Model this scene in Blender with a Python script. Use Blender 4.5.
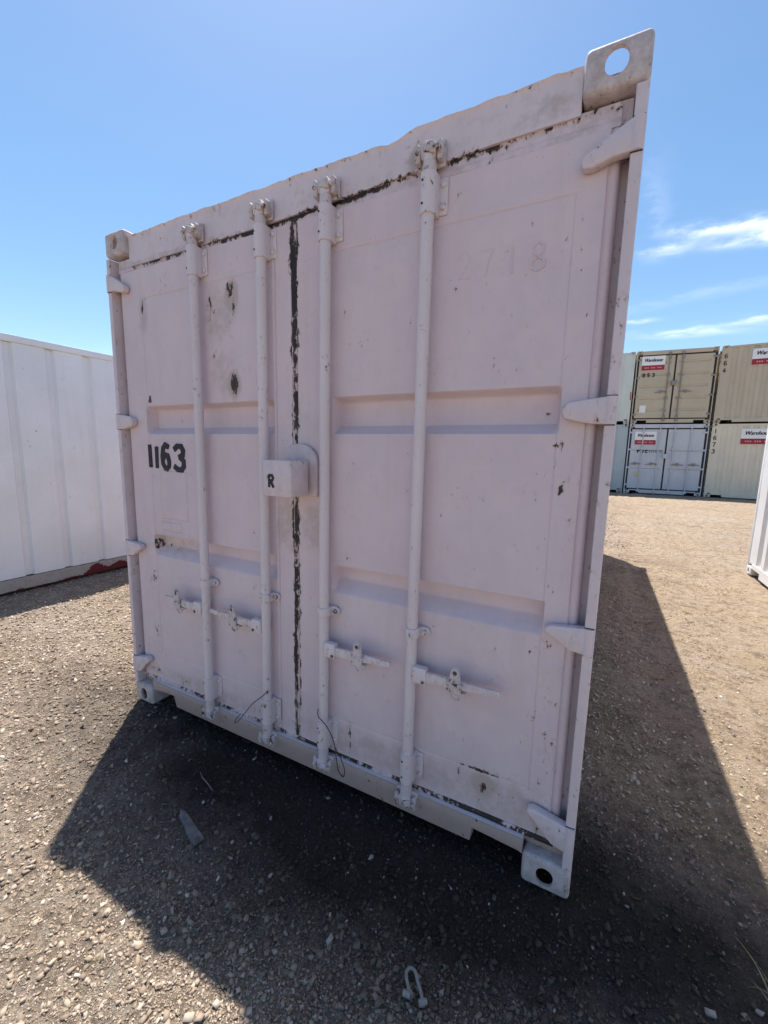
import bpy, bmesh, math, random
import numpy as np
from mathutils import Matrix, Vector
random.seed(7)
rng = np.random.default_rng(7)
scene = bpy.context.scene
for o in list(bpy.data.objects): bpy.data.objects.remove(o)
C = scene.collection
PI = math.pi

# ------------------------------------------------------------------ camera
cam_data = bpy.data.cameras.new('camera'); cam = bpy.data.objects.new('camera', cam_data); C.objects.link(cam)
cam_data.sensor_fit = 'HORIZONTAL'; cam_data.sensor_width = 36.0
cam_data.lens = 413.0 / 768 * 36.0
cam_data.clip_start = 0.02; cam_data.clip_end = 3000
R = [[0.8858963334690402, -0.0854599284271205, 0.4559432936005776],
     [0.46339984288946445, 0.11817563451677104, -0.8782340832697044],
     [0.021172433873572066, 0.9893084049171876, 0.14429347873025733]]
M = Matrix(R).to_4x4(); M.translation = Vector((2.40911, -1.38912, 1.52926)); cam.matrix_world = M
scene.camera = cam
CAM = np.array([2.40911, -1.38912])

# ------------------------------------------------------------------ light
SUN_DIR = Vector((-0.65, 0.757, 2.615)).normalized()
EL = math.asin(SUN_DIR.z); AZ = math.atan2(SUN_DIR.x, SUN_DIR.y)     # clockwise from +Y
world = bpy.data.worlds.new('World'); scene.world = world; world.use_nodes = True
wt = world.node_tree; wn, wl = wt.nodes, wt.links
wn.clear()
wo = wn.new('ShaderNodeOutputWorld'); wb = wn.new('ShaderNodeBackground'); wb.inputs['Strength'].default_value = 0.117
sky = wn.new('ShaderNodeTexSky'); sky.sky_type = 'NISHITA'; sky.sun_disc = False
sky.sun_elevation = EL; sky.sun_rotation = AZ; sky.altitude = 300; sky.air_density = 1.0; sky.dust_density = 0.7; sky.ozone_density = 1.0
# cirrus: thin high cloud layer, laid out on a plane far overhead (direction.xy / direction.z)
tc = wn.new('ShaderNodeTexCoord')
sep = wn.new('ShaderNodeSeparateXYZ'); wl.new(tc.outputs['Generated'], sep.inputs[0])
def wmath(op, a, b=None, c=None):
    n = wn.new('ShaderNodeMath'); n.operation = op
    for i, v in enumerate((a, b, c)):
        if v is None: continue
        if isinstance(v, (int, float)): n.inputs[i].default_value = v
        else: wl.new(v, n.inputs[i])
    return n.outputs[0]
zc = wmath('MAXIMUM', sep.outputs[2], 0.02)
px_ = wmath('DIVIDE', sep.outputs[0], zc); py_ = wmath('DIVIDE', sep.outputs[1], zc)
cmb = wn.new('ShaderNodeCombineXYZ'); wl.new(px_, cmb.inputs[0]); wl.new(py_, cmb.inputs[1])
nz = wn.new('ShaderNodeTexNoise'); nz.inputs['Scale'].default_value = 5.0; nz.inputs['Detail'].default_value = 7; nz.inputs['Roughness'].default_value = 0.6
wl.new(cmb.outputs[0], nz.inputs['Vector'])
nz2 = wn.new('ShaderNodeTexNoise'); nz2.inputs['Scale'].default_value = 1.6; nz2.inputs['Detail'].default_value = 4
wl.new(cmb.outputs[0], nz2.inputs['Vector'])
wx = wmath('MULTIPLY_ADD', nz.outputs['Fac'], 0.28, -0.14)
wy = wmath('MULTIPLY_ADD', nz2.outputs['Fac'], 0.40, -0.20)
qx = wmath('ADD', px_, wx); qy = wmath('ADD', py_, wmath('ADD', wy, wx))
def blob(cx, cy, sx, sy, ang, amp):
    dx = wmath('SUBTRACT', qx, cx); dy = wmath('SUBTRACT', qy, cy)
    c, s = math.cos(ang), math.sin(ang)
    u = wmath('ADD', wmath('MULTIPLY', dx, c / sx), wmath('MULTIPLY', dy, s / sx))
    v = wmath('ADD', wmath('MULTIPLY', dx, -s / sy), wmath('MULTIPLY', dy, c / sy))
    r = wmath('ADD', wmath('MULTIPLY', u, u), wmath('MULTIPLY', v, v))
    e = wmath('POWER', 2.718, wmath('MULTIPLY', r, -1.0))
    return wmath('MULTIPLY', e, amp)
B = [blob(0.22, 2.52, .10, .07, -.9, .55), blob(0.42, 2.40, .17, .055, 0.05, .75), blob(0.62, 2.60, .20, .09, 0.2, 1.1), blob(0.80, 2.45, .25, .10, 0.1, .9),
     blob(0.12, 2.15, .03, .30, -.1, .12), blob(0.55, 4.25, .30, .12, .15, .50), blob(0.95, 3.95, .30, .09, -.4, .38), blob(1.5, 3.9, .5, .2, -.3, .5),
     blob(0.16, 3.75, .10, .05, .3, .45), blob(.5, 3.3, .5, .12, -.3, .12), blob(2.2, 2.2, .7, .2, -.5, .8), blob(-3.5, 3.5, 1.2, .3, .5, .35)]
acc = B[0]
for b_ in B[1:]: acc = wmath('ADD', acc, b_)
tex = wmath('MULTIPLY_ADD', nz.outputs['Fac'], 2.6, -0.62)
tex = wmath('MINIMUM', wmath('MAXIMUM', tex, 0.0), 1.25)
cl = wn.new('ShaderNodeClamp'); wl.new(wmath('MULTIPLY', acc, tex), cl.inputs[0]); cl.inputs['Max'].default_value = 0.92
mixc = wn.new('ShaderNodeMix'); mixc.data_type = 'RGBA'; wl.new(cl.outputs[0], mixc.inputs['Factor'])
hs = wn.new('ShaderNodeHueSaturation'); hs.inputs['Hue'].default_value = .495; hs.inputs['Saturation'].default_value = 1.15; hs.inputs['Value'].default_value = 1.0
wl.new(sky.outputs[0], hs.inputs['Color'])
wl.new(hs.outputs[0], mixc.inputs[6]); mixc.inputs[7].default_value = (8.2, 8.6, 9.2, 1)
wl.new(mixc.outputs[2], wb.inputs['Color']); wl.new(wb.outputs[0], wo.inputs['Surface'])

sl = bpy.data.lights.new('sun', 'SUN'); sl.energy = 5.0; sl.angle = math.radians(0.55); sl.color = (1.0, 0.955, 0.88)
so = bpy.data.objects.new('sun', sl); C.objects.link(so); so.rotation_euler = SUN_DIR.to_track_quat('Z', 'Y').to_euler(); so.location = (0, 0, 30)
scene.view_settings.view_transform = 'Standard'; scene.view_settings.look = 'None'; scene.view_settings.gamma = 1.0
scene.view_settings.exposure = 0.68; scene.view_settings.use_curve_mapping = False
scene.render.engine = 'CYCLES'

# ------------------------------------------------------------------ numpy noise
_tab = np.random.default_rng(3).random((256, 256))
def vnoise(x, y, s=1.0, o=0):
    x = np.asarray(x, float) * s + 17.3 + o * 31.7; y = np.asarray(y, float) * s + 5.1 + o * 11.9
    xi = np.floor(x).astype(int); yi = np.floor(y).astype(int); fx = x - xi; fy = y - yi
    fx = fx * fx * (3 - 2 * fx); fy = fy * fy * (3 - 2 * fy)
    g = lambda a, b: _tab[a % 256, b % 256]
    return (g(xi, yi) * (1 - fx) + g(xi + 1, yi) * fx) * (1 - fy) + (g(xi, yi + 1) * (1 - fx) + g(xi + 1, yi + 1) * fx) * fy - 0.5
def fbm(x, y, s=1.0, n=4, o=0):
    r = 0; a = 1.0
    for i in range(n): r = r + a * vnoise(x, y, s * 2 ** i, o + i * 3); a *= .5
    return r
def sstep(a, b, x):
    t = np.clip((np.asarray(x, float) - a) / (b - a), 0, 1); return t * t * (3 - 2 * t)
def ramp(v): return np.clip(v, 0, 1)

# ------------------------------------------------------------------ materials
def new_mat(name):
    m = bpy.data.materials.new(name); m.use_nodes = True
    nt = m.node_tree; nt.nodes.clear()
    out = nt.nodes.new('ShaderNodeOutputMaterial'); bs = nt.nodes.new('ShaderNodeBsdfPrincipled'); nt.links.new(bs.outputs[0], out.inputs[0])
    return m, nt, bs
class NT:
    def __init__(s, nt): s.nt = nt; s.n = nt.nodes; s.l = nt.links
    def put(s, sock, v):
        if isinstance(v, bpy.types.NodeSocket): s.l.new(v, sock)
        elif isinstance(v, (tuple, list)) and len(v) == 3 and sock.type == 'RGBA': sock.default_value = (*v, 1)
        else: sock.default_value = v
    def math(s, op, a, b=None, c=None, clamp=False):
        n = s.n.new('ShaderNodeMath'); n.operation = op; n.use_clamp = clamp
        for i, v in enumerate((a, b, c)):
            if v is not None: s.put(n.inputs[i], v)
        return n.outputs[0]
    def mix(s, f, a, b):
        n = s.n.new('ShaderNodeMix'); n.data_type = 'RGBA'; s.put(n.inputs[0], f); s.put(n.inputs[6], a); s.put(n.inputs[7], b); return n.outputs[2]
    def noise(s, vec, scale, detail=4, rough=.55, dim='3D'):
        n = s.n.new('ShaderNodeTexNoise'); s.put(n.inputs['Scale'], scale); s.put(n.inputs['Detail'], detail); s.put(n.inputs['Roughness'], rough)
        if vec is not None: s.l.new(vec, n.inputs['Vector'])
        return n.outputs['Fac']
    def map(s, vec, scale=(1, 1, 1), rot=(0, 0, 0)):
        n = s.n.new('ShaderNodeMapping'); s.l.new(vec, n.inputs[0]); n.inputs['Scale'].default_value = scale; n.inputs['Rotation'].default_value = rot; return n.outputs[0]
    def coord(s, k='Object'): return s.n.new('ShaderNodeTexCoord').outputs[k]
    def attr(s, name):
        n = s.n.new('ShaderNodeAttribute'); n.attribute_name = name; return n
    def rng(s, v, a, b, c=0., d=1.):
        n = s.n.new('ShaderNodeMapRange'); s.put(n.inputs[0], v)
        for i, q in enumerate((a, b, c, d)): n.inputs[i + 1].default_value = q
        return n.outputs[0]
    def bump(s, h, strength, dist, normal=None):
        n = s.n.new('ShaderNodeBump'); s.put(n.inputs['Height'], h); n.inputs['Strength'].default_value = strength; n.inputs['Distance'].default_value = dist
        if normal is not None: s.l.new(normal, n.inputs['Normal'])
        return n.outputs[0]

def paint_mat(name, col, rough=.5, under=(.035, .028, .028), dirt=(.30, .24, .19), dirt_amt=.25, speck=.0, flake_scale=55, streak=.12, second=None, bumpy=1.0):
    """Old brushed paint over steel. 'wear' = where the paint has come off, 'stain' = rust and grime."""
    m, nt, bs = new_mat(name); k = NT(nt); co = k.coord()
    big = k.noise(co, 1.7, 4); mid = k.noise(co, 9, 5, .6)
    st = k.noise(k.map(co, (14, 14, 0.9)), 1.0, 5, .65)
    c = k.mix(k.rng(big, .35, .7), col, tuple(v * .90 for v in col))
    if second: c = k.mix(k.math('MULTIPLY', k.rng(mid, .45, .62), .5), c, second)
    c = k.mix(k.math('MULTIPLY', k.rng(st, .5, .8), streak), c, dirt)
    # grime
    stain = k.attr('stain').outputs['Fac']; wear = k.attr('wear').outputs['Fac']
    gn = k.noise(co, 24, 6, .7)
    g = k.math('MULTIPLY', k.rng(k.math('ADD', gn, k.math('MULTIPLY', stain, .5)), .58, .82), 1.0)
    g2 = k.math('ADD', k.math('MULTIPLY', g, k.math('ADD', stain, dirt_amt)), 0, clamp=True)
    c = k.mix(k.math('MULTIPLY', g2, .75), c, dirt)
    # flakes: stretched upright, broken edges
    f1 = k.noise(k.map(co, (1, 1, .55)), flake_scale, 6, .72); f2 = k.noise(co, 11, 3, .5)
    f = k.math('ADD', k.math('MULTIPLY', f1, .75), k.math('MULTIPLY', f2, .25))
    fm = k.rng(k.math('ADD', f, k.math('MULTIPLY', wear, .45)), .655 - speck, .685 - speck)
    rim = k.rng(k.math('ADD', f, k.math('MULTIPLY', wear, .45)), .60 - speck, .66 - speck)
    un = k.mix(k.rng(k.noise(co, 40, 4), .4, .65), under, (.11, .065, .045))
    un = k.mix(k.rng(wear, .3, .6), un, under)
    c = k.mix(k.math('MULTIPLY', rim, .42), c, (.42, .28, .20))
    c = k.mix(fm, c, un)
    k.put(bs.inputs['Base Color'], c)
    k.put(bs.inputs['Roughness'], k.math('ADD', k.math('MULTIPLY', mid, .25), rough - .1))
    bs.inputs['Specular IOR Level'].default_value = .35
    h = k.math('ADD', k.math('MULTIPLY', k.noise(k.map(co, (60, 60, 12)), 1, 5, .6), .35), k.math('MULTIPLY', k.noise(co, 3.2, 3), 1.3))
    nrm = k.bump(h, .35 * bumpy, .012)
    nrm = k.bump(k.math('SUBTRACT', 1.0, fm), .55, .0018, nrm)
    nt.links.new(nrm, bs.inputs['Normal'])
    return m
def plain_mat(name, col, rough=.6, metal=0, var=.15, scale=30, spec=.3, bump=.2):
    m, nt, bs = new_mat(name); k = NT(nt); co = k.coord()
    n = k.noise(co, scale, 5, .65)
    k.put(bs.inputs['Base Color'], k.mix(k.rng(n, .3, .7), tuple(v * (1 - var) for v in col), tuple(min(1, v * (1 + var)) for v in col)))
    bs.inputs['Roughness'].default_value = rough; bs.inputs['Metallic'].default_value = metal; bs.inputs['Specular IOR Level'].default_value = spec
    nt.links.new(k.bump(n, bump, .003), bs.inputs['Normal'])
    return m
PINK = (.69, .555, .58)
MAT = dict(
    door=paint_mat('pinkish white brushed paint', PINK, .55, second=(.71, .575, .575), dirt=(.45, .35, .30), dirt_amt=.16, streak=.18),
    trim=paint_mat('off white brushed trim paint', (.70, .585, .60), .5, dirt=(.34, .245, .20), dirt_amt=.22, streak=.12, speck=.015),
    hard=paint_mat('off white paint on fittings', (.71, .61, .62), .45, dirt=(.35, .28, .24), dirt_amt=.25, speck=.015, flake_scale=75),
    cast=paint_mat('rusty painted corner casting', (.64, .55, .55), .6, under=(.085, .060, .052), dirt=(.27, .19, .15), dirt_amt=.25, speck=.02, flake_scale=60),
    seal=paint_mat('paint flaking off black rubber seal', PINK, .6, under=(.022, .02, .022), speck=.01, flake_scale=48),
    rust=plain_mat('rusted steel', (.14, .07, .045), .85, 0, .5, 60),
    rubber=plain_mat('black rubber', (.025, .025, .027), .8),
    dark=plain_mat('dark container inside', (.04, .036, .033), .9),
    ink=plain_mat('black stencil paint', (.030, .026, .032), .6, 0, .5, 90),
    ghost=plain_mat('overpainted numeral', (.63, .505, .53), .6, 0, .05, 60),
    wire=plain_mat('rusty tie wire', (.085, .055, .045), .7, .3, .4, 80),
    wood=plain_mat('weathered grey wood', (.16, .145, .14), .85, 0, .35, 25),
    steel=plain_mat('dusty galvanised steel', (.27, .255, .24), .6, .35, .3, 60),
    white=paint_mat('white roller paint', (.86, .86, .86), .5, under=(.19, .03, .03), dirt=(.42, .38, .36), dirt_amt=.12, streak=.10),
    bright=paint_mat('clean white roller paint', (.84, .85, .85), .5, under=(.19, .03, .03), dirt=(.5, .46, .42), dirt_amt=.1, streak=.08),
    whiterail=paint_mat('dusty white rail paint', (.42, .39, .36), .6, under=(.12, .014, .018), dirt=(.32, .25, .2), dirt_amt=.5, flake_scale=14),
    tan=paint_mat('tan container paint', (.52, .45, .345), .6, streak=.15, bumpy=.5),
    tandoor=paint_mat('olive tan door paint', (.51, .44, .33), .6, streak=.15, bumpy=.5),
    cream=paint_mat('cream container paint', (.72, .645, .52), .6, streak=.15, bumpy=.5),
    grey=paint_mat('blue grey container paint', (.55, .56, .60), .55, streak=.12, bumpy=.5),
    pale=paint_mat('pale green white container paint', (.60, .64, .60), .55, streak=.15, bumpy=.5),
    blue=paint_mat('pale blue grey container paint', (.42, .47, .49), .55, streak=.15, bumpy=.5),
    sign=plain_mat('white sign board', (.78, .78, .78), .5, 0, .03),
    red=plain_mat('dark red sign band', (.34, .025, .045), .5, 0, .1),
    redlet=plain_mat('pale small lettering', (.62, .35, .36), .5, 0, .05),
    sticker=plain_mat('white sticker', (.74, .74, .72), .5, 0, .05),
    yel=plain_mat('faded yellow sticker', (.52, .48, .33), .5, 0, .1),
    greyletter=plain_mat('faded grey lettering', (.24, .24, .27), .6, 0, .2),
    grass=plain_mat('dry grass', (.33, .30, .14), .8, 0, .3, 40),
)

# ------------------------------------------------------------------ mesh helpers
class MB:
    """collects verts, faces and a wear / stain value per vertex"""
    def __init__(s): s.v = []; s.f = []; s.w = []; s.s = []
    def add(s, verts, faces, wear=0., stain=0.):
        b = len(s.v); s.v += [tuple(p) for p in verts]; s.f += [tuple(i + b for i in f) for f in faces]
        n = len(verts)
        s.w += list(wear) if hasattr(wear, '__len__') else [wear] * n
        s.s += list(stain) if hasattr(stain, '__len__') else [stain] * n
    def bm(s, bm, wear=0., stain=0.):
        bm.verts.index_update(); s.add([v.co[:] for v in bm.verts], [[v.index for v in f.verts] for f in bm.faces], wear, stain); bm.free()
    def box(s, x0, x1, y0, y1, z0, z1, bev=0, seg=2, wear=0., stain=0., rot=None):
        b = bmesh.new()
        vs = [b.verts.new(p) for p in ((x0, y0, z0), (x1, y0, z0), (x1, y1, z0), (x0, y1, z0), (x0, y0, z1), (x1, y0, z1), (x1, y1, z1), (x0, y1, z1))]
        for q in ((0, 3, 2, 1), (4, 5, 6, 7), (0, 1, 5, 4), (1, 2, 6, 5), (2, 3, 7, 6), (3, 0, 4, 7)): b.faces.new([vs[i] for i in q])
        if bev: bmesh.ops.bevel(b, geom=b.edges[:], offset=bev, segments=seg, profile=.5, affect='EDGES')
        if rot:
            c = Vector(((x0 + x1) / 2, (y0 + y1) / 2, (z0 + z1) / 2)); bmesh.ops.rotate(b, verts=b.verts, cent=c, matrix=Matrix.Rotation(rot[1], 3, rot[0]))
        s.bm(b, wear, stain); return s
    def prism(s, pts, axis, a0, a1, bev=0, seg=2, wear=0., stain=0.):
        b = bmesh.new(); n = len(pts)
        def P(p, a): return {'y': (p[0], a, p[1]), 'z': (p[0], p[1], a), 'x': (a, p[0], p[1])}[axis]
        A = [b.verts.new(P(p, a0)) for p in pts]; D = [b.verts.new(P(p, a1)) for p in pts]
        b.faces.new(A); b.faces.new(D[::-1])
        for i in range(n): j = (i + 1) % n; b.faces.new([A[j], A[i], D[i], D[j]])
        bmesh.ops.recalc_face_normals(b, faces=b.faces)
        if bev: bmesh.ops.bevel(b, geom=b.edges[:], offset=bev, segments=seg, profile=.5, affect='EDGES')
        s.bm(b, wear, stain); return s
    def tube(s, pts, r, seg=10, closed=False, wear=0., stain=0.):
        pts = [Vector(p) for p in pts]; n = len(pts); V = []; F = []
        rs = r if hasattr(r, '__len__') else [r] * n
        up = Vector((0.13, 0.31, 0.94)).normalized(); prev = None
        for i in range(n):
            a = pts[(i - 1) % n] if closed or i else pts[0]; c = pts[(i + 1) % n] if closed or i < n - 1 else pts[-1]
            t = (c - a).normalized()
            x = (prev - t * prev.dot(t)).normalized() if prev is not None else t.cross(up).normalized()
            prev = x; y = t.cross(x)
            for q in range(seg):
                th = 2 * PI * q / seg; V.append(pts[i] + (x * math.cos(th) + y * math.sin(th)) * rs[i])
        for i in range(n if closed else n - 1):
            j = (i + 1) % n
            for q in range(seg): p = (q + 1) % seg; F.append((i * seg + q, i * seg + p, j * seg + p, j * seg + q))
        if not closed: F.append(tuple(range(seg))[::-1]); F.append(tuple((n - 1) * seg + q for q in range(seg)))
        s.add(V, F, wear, stain); return s
    def build(s, name, mat, parent=None, smooth=True, loc=None, angle=32):
        me = bpy.data.meshes.new(name); me.from_pydata(s.v, [], s.f); me.update()
        for nm, arr in (('wear', s.w), ('stain', s.s)):
            if any(arr):
                a = me.attributes.new(nm, 'FLOAT', 'POINT'); a.data.foreach_set('value', np.array(arr, np.float32))
        bm = bmesh.new(); bm.from_mesh(me); bmesh.ops.recalc_face_normals(bm, faces=bm.faces); bm.to_mesh(me); bm.free()
        me.materials.append(MAT[mat] if isinstance(mat, str) else mat)
        if smooth: me.shade_smooth(); me.set_sharp_from_angle(angle=math.radians(angle))
        o = bpy.data.objects.new(name, me); C.objects.link(o)
        if parent: o.parent = parent
        if loc: o.location = loc
        return o
def thing(name, label, cat, loc=(0, 0, 0), rz=0, group=None):
    o = bpy.data.objects.new(name, None); C.objects.link(o); o.empty_display_size = .2
    o.location = loc; o.rotation_euler = (0, 0, rz); o['label'] = label; o['category'] = cat
    if group: o['group'] = group
    return o
def tag(o, label, cat, group=None):
    o['label'] = label; o['category'] = cat
    if group: o['group'] = group
    return o
def lettering(name, text, parent, mat, x, z, h, y, width=None, bold=0., slant=0., extrude=.0012, spacing=1., plane='-y', wobble=0., heavy=0.):
    """raised / painted letters: real thin mesh. plane '-y' faces -Y, 'x' faces +X, '-x' faces -X"""
    cu = bpy.data.curves.new(name, 'FONT'); cu.body = text; cu.size = 1; cu.extrude = 0.0; cu.offset = bold; cu.space_character = spacing
    to = bpy.data.objects.new(name, cu); C.objects.link(to)
    bpy.context.view_layer.update()
    me = bpy.data.meshes.new_from_object(to.evaluated_get(bpy.context.evaluated_depsgraph_get()))
    bpy.data.objects.remove(to); bpy.data.curves.remove(cu)
    n = len(me.vertices); co = np.empty(n * 3, np.float32); me.vertices.foreach_get('co', co); co = co.reshape(-1, 3)
    bm = bmesh.new(); bm.from_mesh(me)
    ext = bmesh.ops.extrude_face_region(bm, geom=bm.faces[:]); vs = [e for e in ext['geom'] if isinstance(e, bmesh.types.BMVert)]
    for v in vs: v.co.z -= 1.0
    mn = Vector((co[:, 0].min(), co[:, 1].min())); mx = Vector((co[:, 0].max(), co[:, 1].max()))
    sy = h / (mx.y - mn.y); sx = (width / (mx.x - mn.x)) if width else sy
    for v in bm.verts:
        a = (v.co.x - mn.x) * sx; b = (v.co.y - mn.y) * sy; a += slant * b
        if wobble: a += wobble * float(vnoise(a * 40, b * 40)); b += wobble * float(vnoise(a * 40, b * 40, 1, 5))
        d = -v.co.z * extrude
        v.co = {'-y': Vector((x + a, y + d, z + b)), '-x': Vector((y + d, x - a, z + b)), 'x': Vector((y - d, x + a, z + b))}[plane]
    if heavy:
        for q in (1, 2):
            g = bmesh.ops.duplicate(bm, geom=[f for f in bm.faces if f.index >= 0][:] if q == 1 else base_f)
            if q == 1: base_f = [f for f in bm.faces if f not in set(e for e in g['geom'] if isinstance(e, bmesh.types.BMFace))]
            vs = [e for e in g['geom'] if isinstance(e, bmesh.types.BMVert)]; a = heavy * q / 2; dd = -.0003 * q
            bmesh.ops.translate(bm, verts=vs, vec={'-y': Vector((a, dd, 0)), '-x': Vector((dd, -a, 0)), 'x': Vector((-dd, a, 0))}[plane])
    bmesh.ops.recalc_face_normals(bm, faces=bm.faces)
    bm.to_mesh(me); bm.free()
    me.materials.clear(); me.materials.append(MAT[mat]); o = bpy.data.objects.new(name, me); C.objects.link(o); o.parent = parent
    return o


# hand-cut stencil characters: every stroke is its own thin plate, with the stencil's bridges left open
STROKES = {
 '1': [[(.50, 1), (.50, 0)]],
 '2': [[(.08, .80), (.22, .95), (.5, 1), (.78, .95), (.92, .78), (.88, .60), (.60, .36)], [(.46, .26), (.12, .02), (.95, .02)]],
 '3': [[(.08, .88), (.35, 1), (.70, .98), (.90, .80), (.84, .62), (.50, .53)], [(.62, .50), (.90, .36), (.90, .16), (.66, .01), (.32, 0), (.06, .12)]],
 '4': [[(.62, 1), (.10, .32), (.95, .32)], [(.72, .64), (.72, 0)]],
 '5': [[(.90, 1), (.18, 1), (.14, .58)], [(.14, .52), (.46, .62), (.84, .50), (.92, .24), (.70, .03), (.34, 0), (.06, .12)]],
 '6': [[(.84, .92), (.52, 1), (.22, .84), (.10, .52), (.12, .20), (.40, .01)], [(.54, 0), (.86, .12), (.92, .32), (.74, .54), (.44, .57), (.25, .46)]],
 '7': [[(.06, 1), (.94, 1), (.55, .46), (.42, 0)]],
 '8': [[(.45, .54), (.16, .68), (.18, .90), (.45, 1)], [(.55, 1), (.82, .90), (.84, .68), (.55, .54)], [(.45, .48), (.10, .34), (.10, .12), (.45, 0)], [(.55, 0), (.90, .12), (.90, .34), (.55, .48)]],
 'R': [[(.14, 0), (.14, 1)], [(.26, 1), (.70, .98), (.88, .78), (.72, .56), (.28, .50)], [(.50, .42), (.88, 0)]],
 'P': [[(.14, 0), (.14, 1)], [(.26, .98), (.74, .96), (.90, .74), (.70, .50), (.28, .48)]],
 'U': [[(.12, 1), (.12, .22), (.45, 0)], [(.55, 0), (.88, .22), (.88, 1)]],
 'C': [[(.90, .86), (.55, 1), (.14, .80), (.08, .40), (.25, .08), (.60, 0), (.92, .14)]],
}
def stencil(name, ch, parent, mat, x, z, w, h, t, y, depth=.004, plane='-y', jit=.0, wear=0.):
    mb = MB()
    for si, st in enumerate(STROKES[ch]):
        P = [Vector((p[0] * (w - t) + t / 2, p[1] * (h - t) + t / 2)) for p in st]; n = len(P); A = []; B_ = []
        for i in range(n):
            d0 = (P[i] - P[i - 1]).normalized() if i else (P[1] - P[0]).normalized(); d1 = (P[i + 1] - P[i]).normalized() if i < n - 1 else d0
            m_ = (d0 + d1).normalized(); nn = Vector((-m_.y, m_.x)); l = t / 2 / max(.55, m_.dot(d0))
            q = P[i] - d0 * (t * .25) * (i == 0) + d1 * (t * .25) * (i == n - 1)
            q = q + Vector((random.uniform(-jit, jit), random.uniform(-jit, jit)))
            A.append(q + nn * l); B_.append(q - nn * l)
        e = si * .00035; V = []
        for dd in (y - e, y + depth):
            for q in A + B_:
                V.append({'-y': (x + q.x, dd, z + q.y), 'x': (y + e if dd < y + depth / 2 else y - depth, x + q.x, z + q.y)}[plane])
        F = []; S = 2 * n
        for i in range(n - 1):
            F += [(i, i + 1, n + i + 1, n + i), (S + i, S + n + i, S + n + i + 1, S + i + 1), (i, S + i, S + i + 1, i + 1), (n + i, n + i + 1, S + n + i + 1, S + n + i)]
        F += [(0, n, S + n, S), (n - 1, S + n - 1, S + 2 * n - 1, 2 * n - 1)]
        mb.add(V, F)
    return mb.build(name, mat, parent, smooth=False)

# ------------------------------------------------------------------ ground
def gh(x, y):
    x = np.asarray(x, float); y = np.asarray(y, float)
    h = .165 * sstep(6.5, 15.5, y)
    amp = sstep(-.1, .6, np.hypot(np.maximum(np.abs(x - 1.22) - 1.25, 0), np.maximum(np.abs(y - 3.0) - 3.0, 0)) + .25) * .9 + .1
    near = np.clip(1.4 - np.hypot(x - 2, y) / 60, .2, 1)
    r = fbm(x, y, 1.3, 4) * .026 + fbm(x, y, 9, 3, 4) * (.008 + .010 * sstep(2.6, 3.6, x)) + fbm(x, y, 38, 2, 8) * .0045
    # tyre ruts running along the aisle on the right
    for cx, w, d in ((2.92, .10, .016), (3.55, .12, .012), (3.2, .06, -.008), (3.85, .09, .010)):
        xx = x - cx - .10 * np.sin(y * .45 + cx) - .04 * (y - 2)
        r = r - 1.5 * d * np.exp(-(xx / w) ** 2) * (.6 + .8 * vnoise(x, y, 2.2, 2)) * 1.4 * sstep(-.8, 1.2, y)
    # scuffed furrow by the near corner
    for (ax, ay, bx, by, d) in ((-.55, -.12, .25, -.02, .014), (2.55, -.22, 3.05, -.38, .022), (2.9, -.1, 3.2, -.45, -.010), (-.4, .1, .3, .06, .008)):
        t = np.clip(((x - ax) * (bx - ax) + (y - ay) * (by - ay)) / ((bx - ax) ** 2 + (by - ay) ** 2), 0, 1)
        dd = np.hypot(x - ax - t * (bx - ax), y - ay - t * (by - ay)); r = r - d * np.exp(-(dd / .05) ** 2)
    return h + r * amp * near - .006
def axis_pts(a, b, step, lo, hi):
    p = list(np.arange(a, b + 1e-9, step)); s = step
    while p[-1] < hi: s *= 1.22; p.append(p[-1] + s)
    s = step
    while p[0] > lo: s *= 1.22; p.insert(0, p[0] - s)
    return np.array(p)
gx = axis_pts(-1.2, 4.6, .022, -900, 900); gy = axis_pts(-1.6, 3.0, .022, -900, 900)
GX, GY = np.meshgrid(gx, gy); GZ = gh(GX, GY)
co = np.stack([GX, GY, GZ], -1).reshape(-1, 3); ny, nx = GX.shape
ii = (np.arange(ny - 1)[:, None] * nx + np.arange(nx - 1)[None]).ravel()
quads = np.stack([ii, ii + 1, ii + nx + 1, ii + nx], 1)
def fast_mesh(name, co, quads, attrs=None):
    me = bpy.data.meshes.new(name); me.vertices.add(len(co)); me.vertices.foreach_set('co', np.ascontiguousarray(co, np.float32).ravel())
    k = quads.shape[1]; me.loops.add(quads.size); me.loops.foreach_set('vertex_index', quads.ravel().astype(np.int32))
    me.polygons.add(len(quads)); me.polygons.foreach_set('loop_start', np.arange(0, quads.size, k, dtype=np.int32)); me.polygons.foreach_set('loop_total', np.full(len(quads), k, np.int32))
    me.update(calc_edges=True)
    for nm, (typ, dom, arr) in (attrs or {}).items():
        a = me.attributes.new(nm, typ, dom); a.data.foreach_set('value' if typ == 'FLOAT' else 'color', np.ascontiguousarray(arr, np.float32).ravel())
    return me
gm = fast_mesh('ground', co, quads); gm.shade_smooth()
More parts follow.
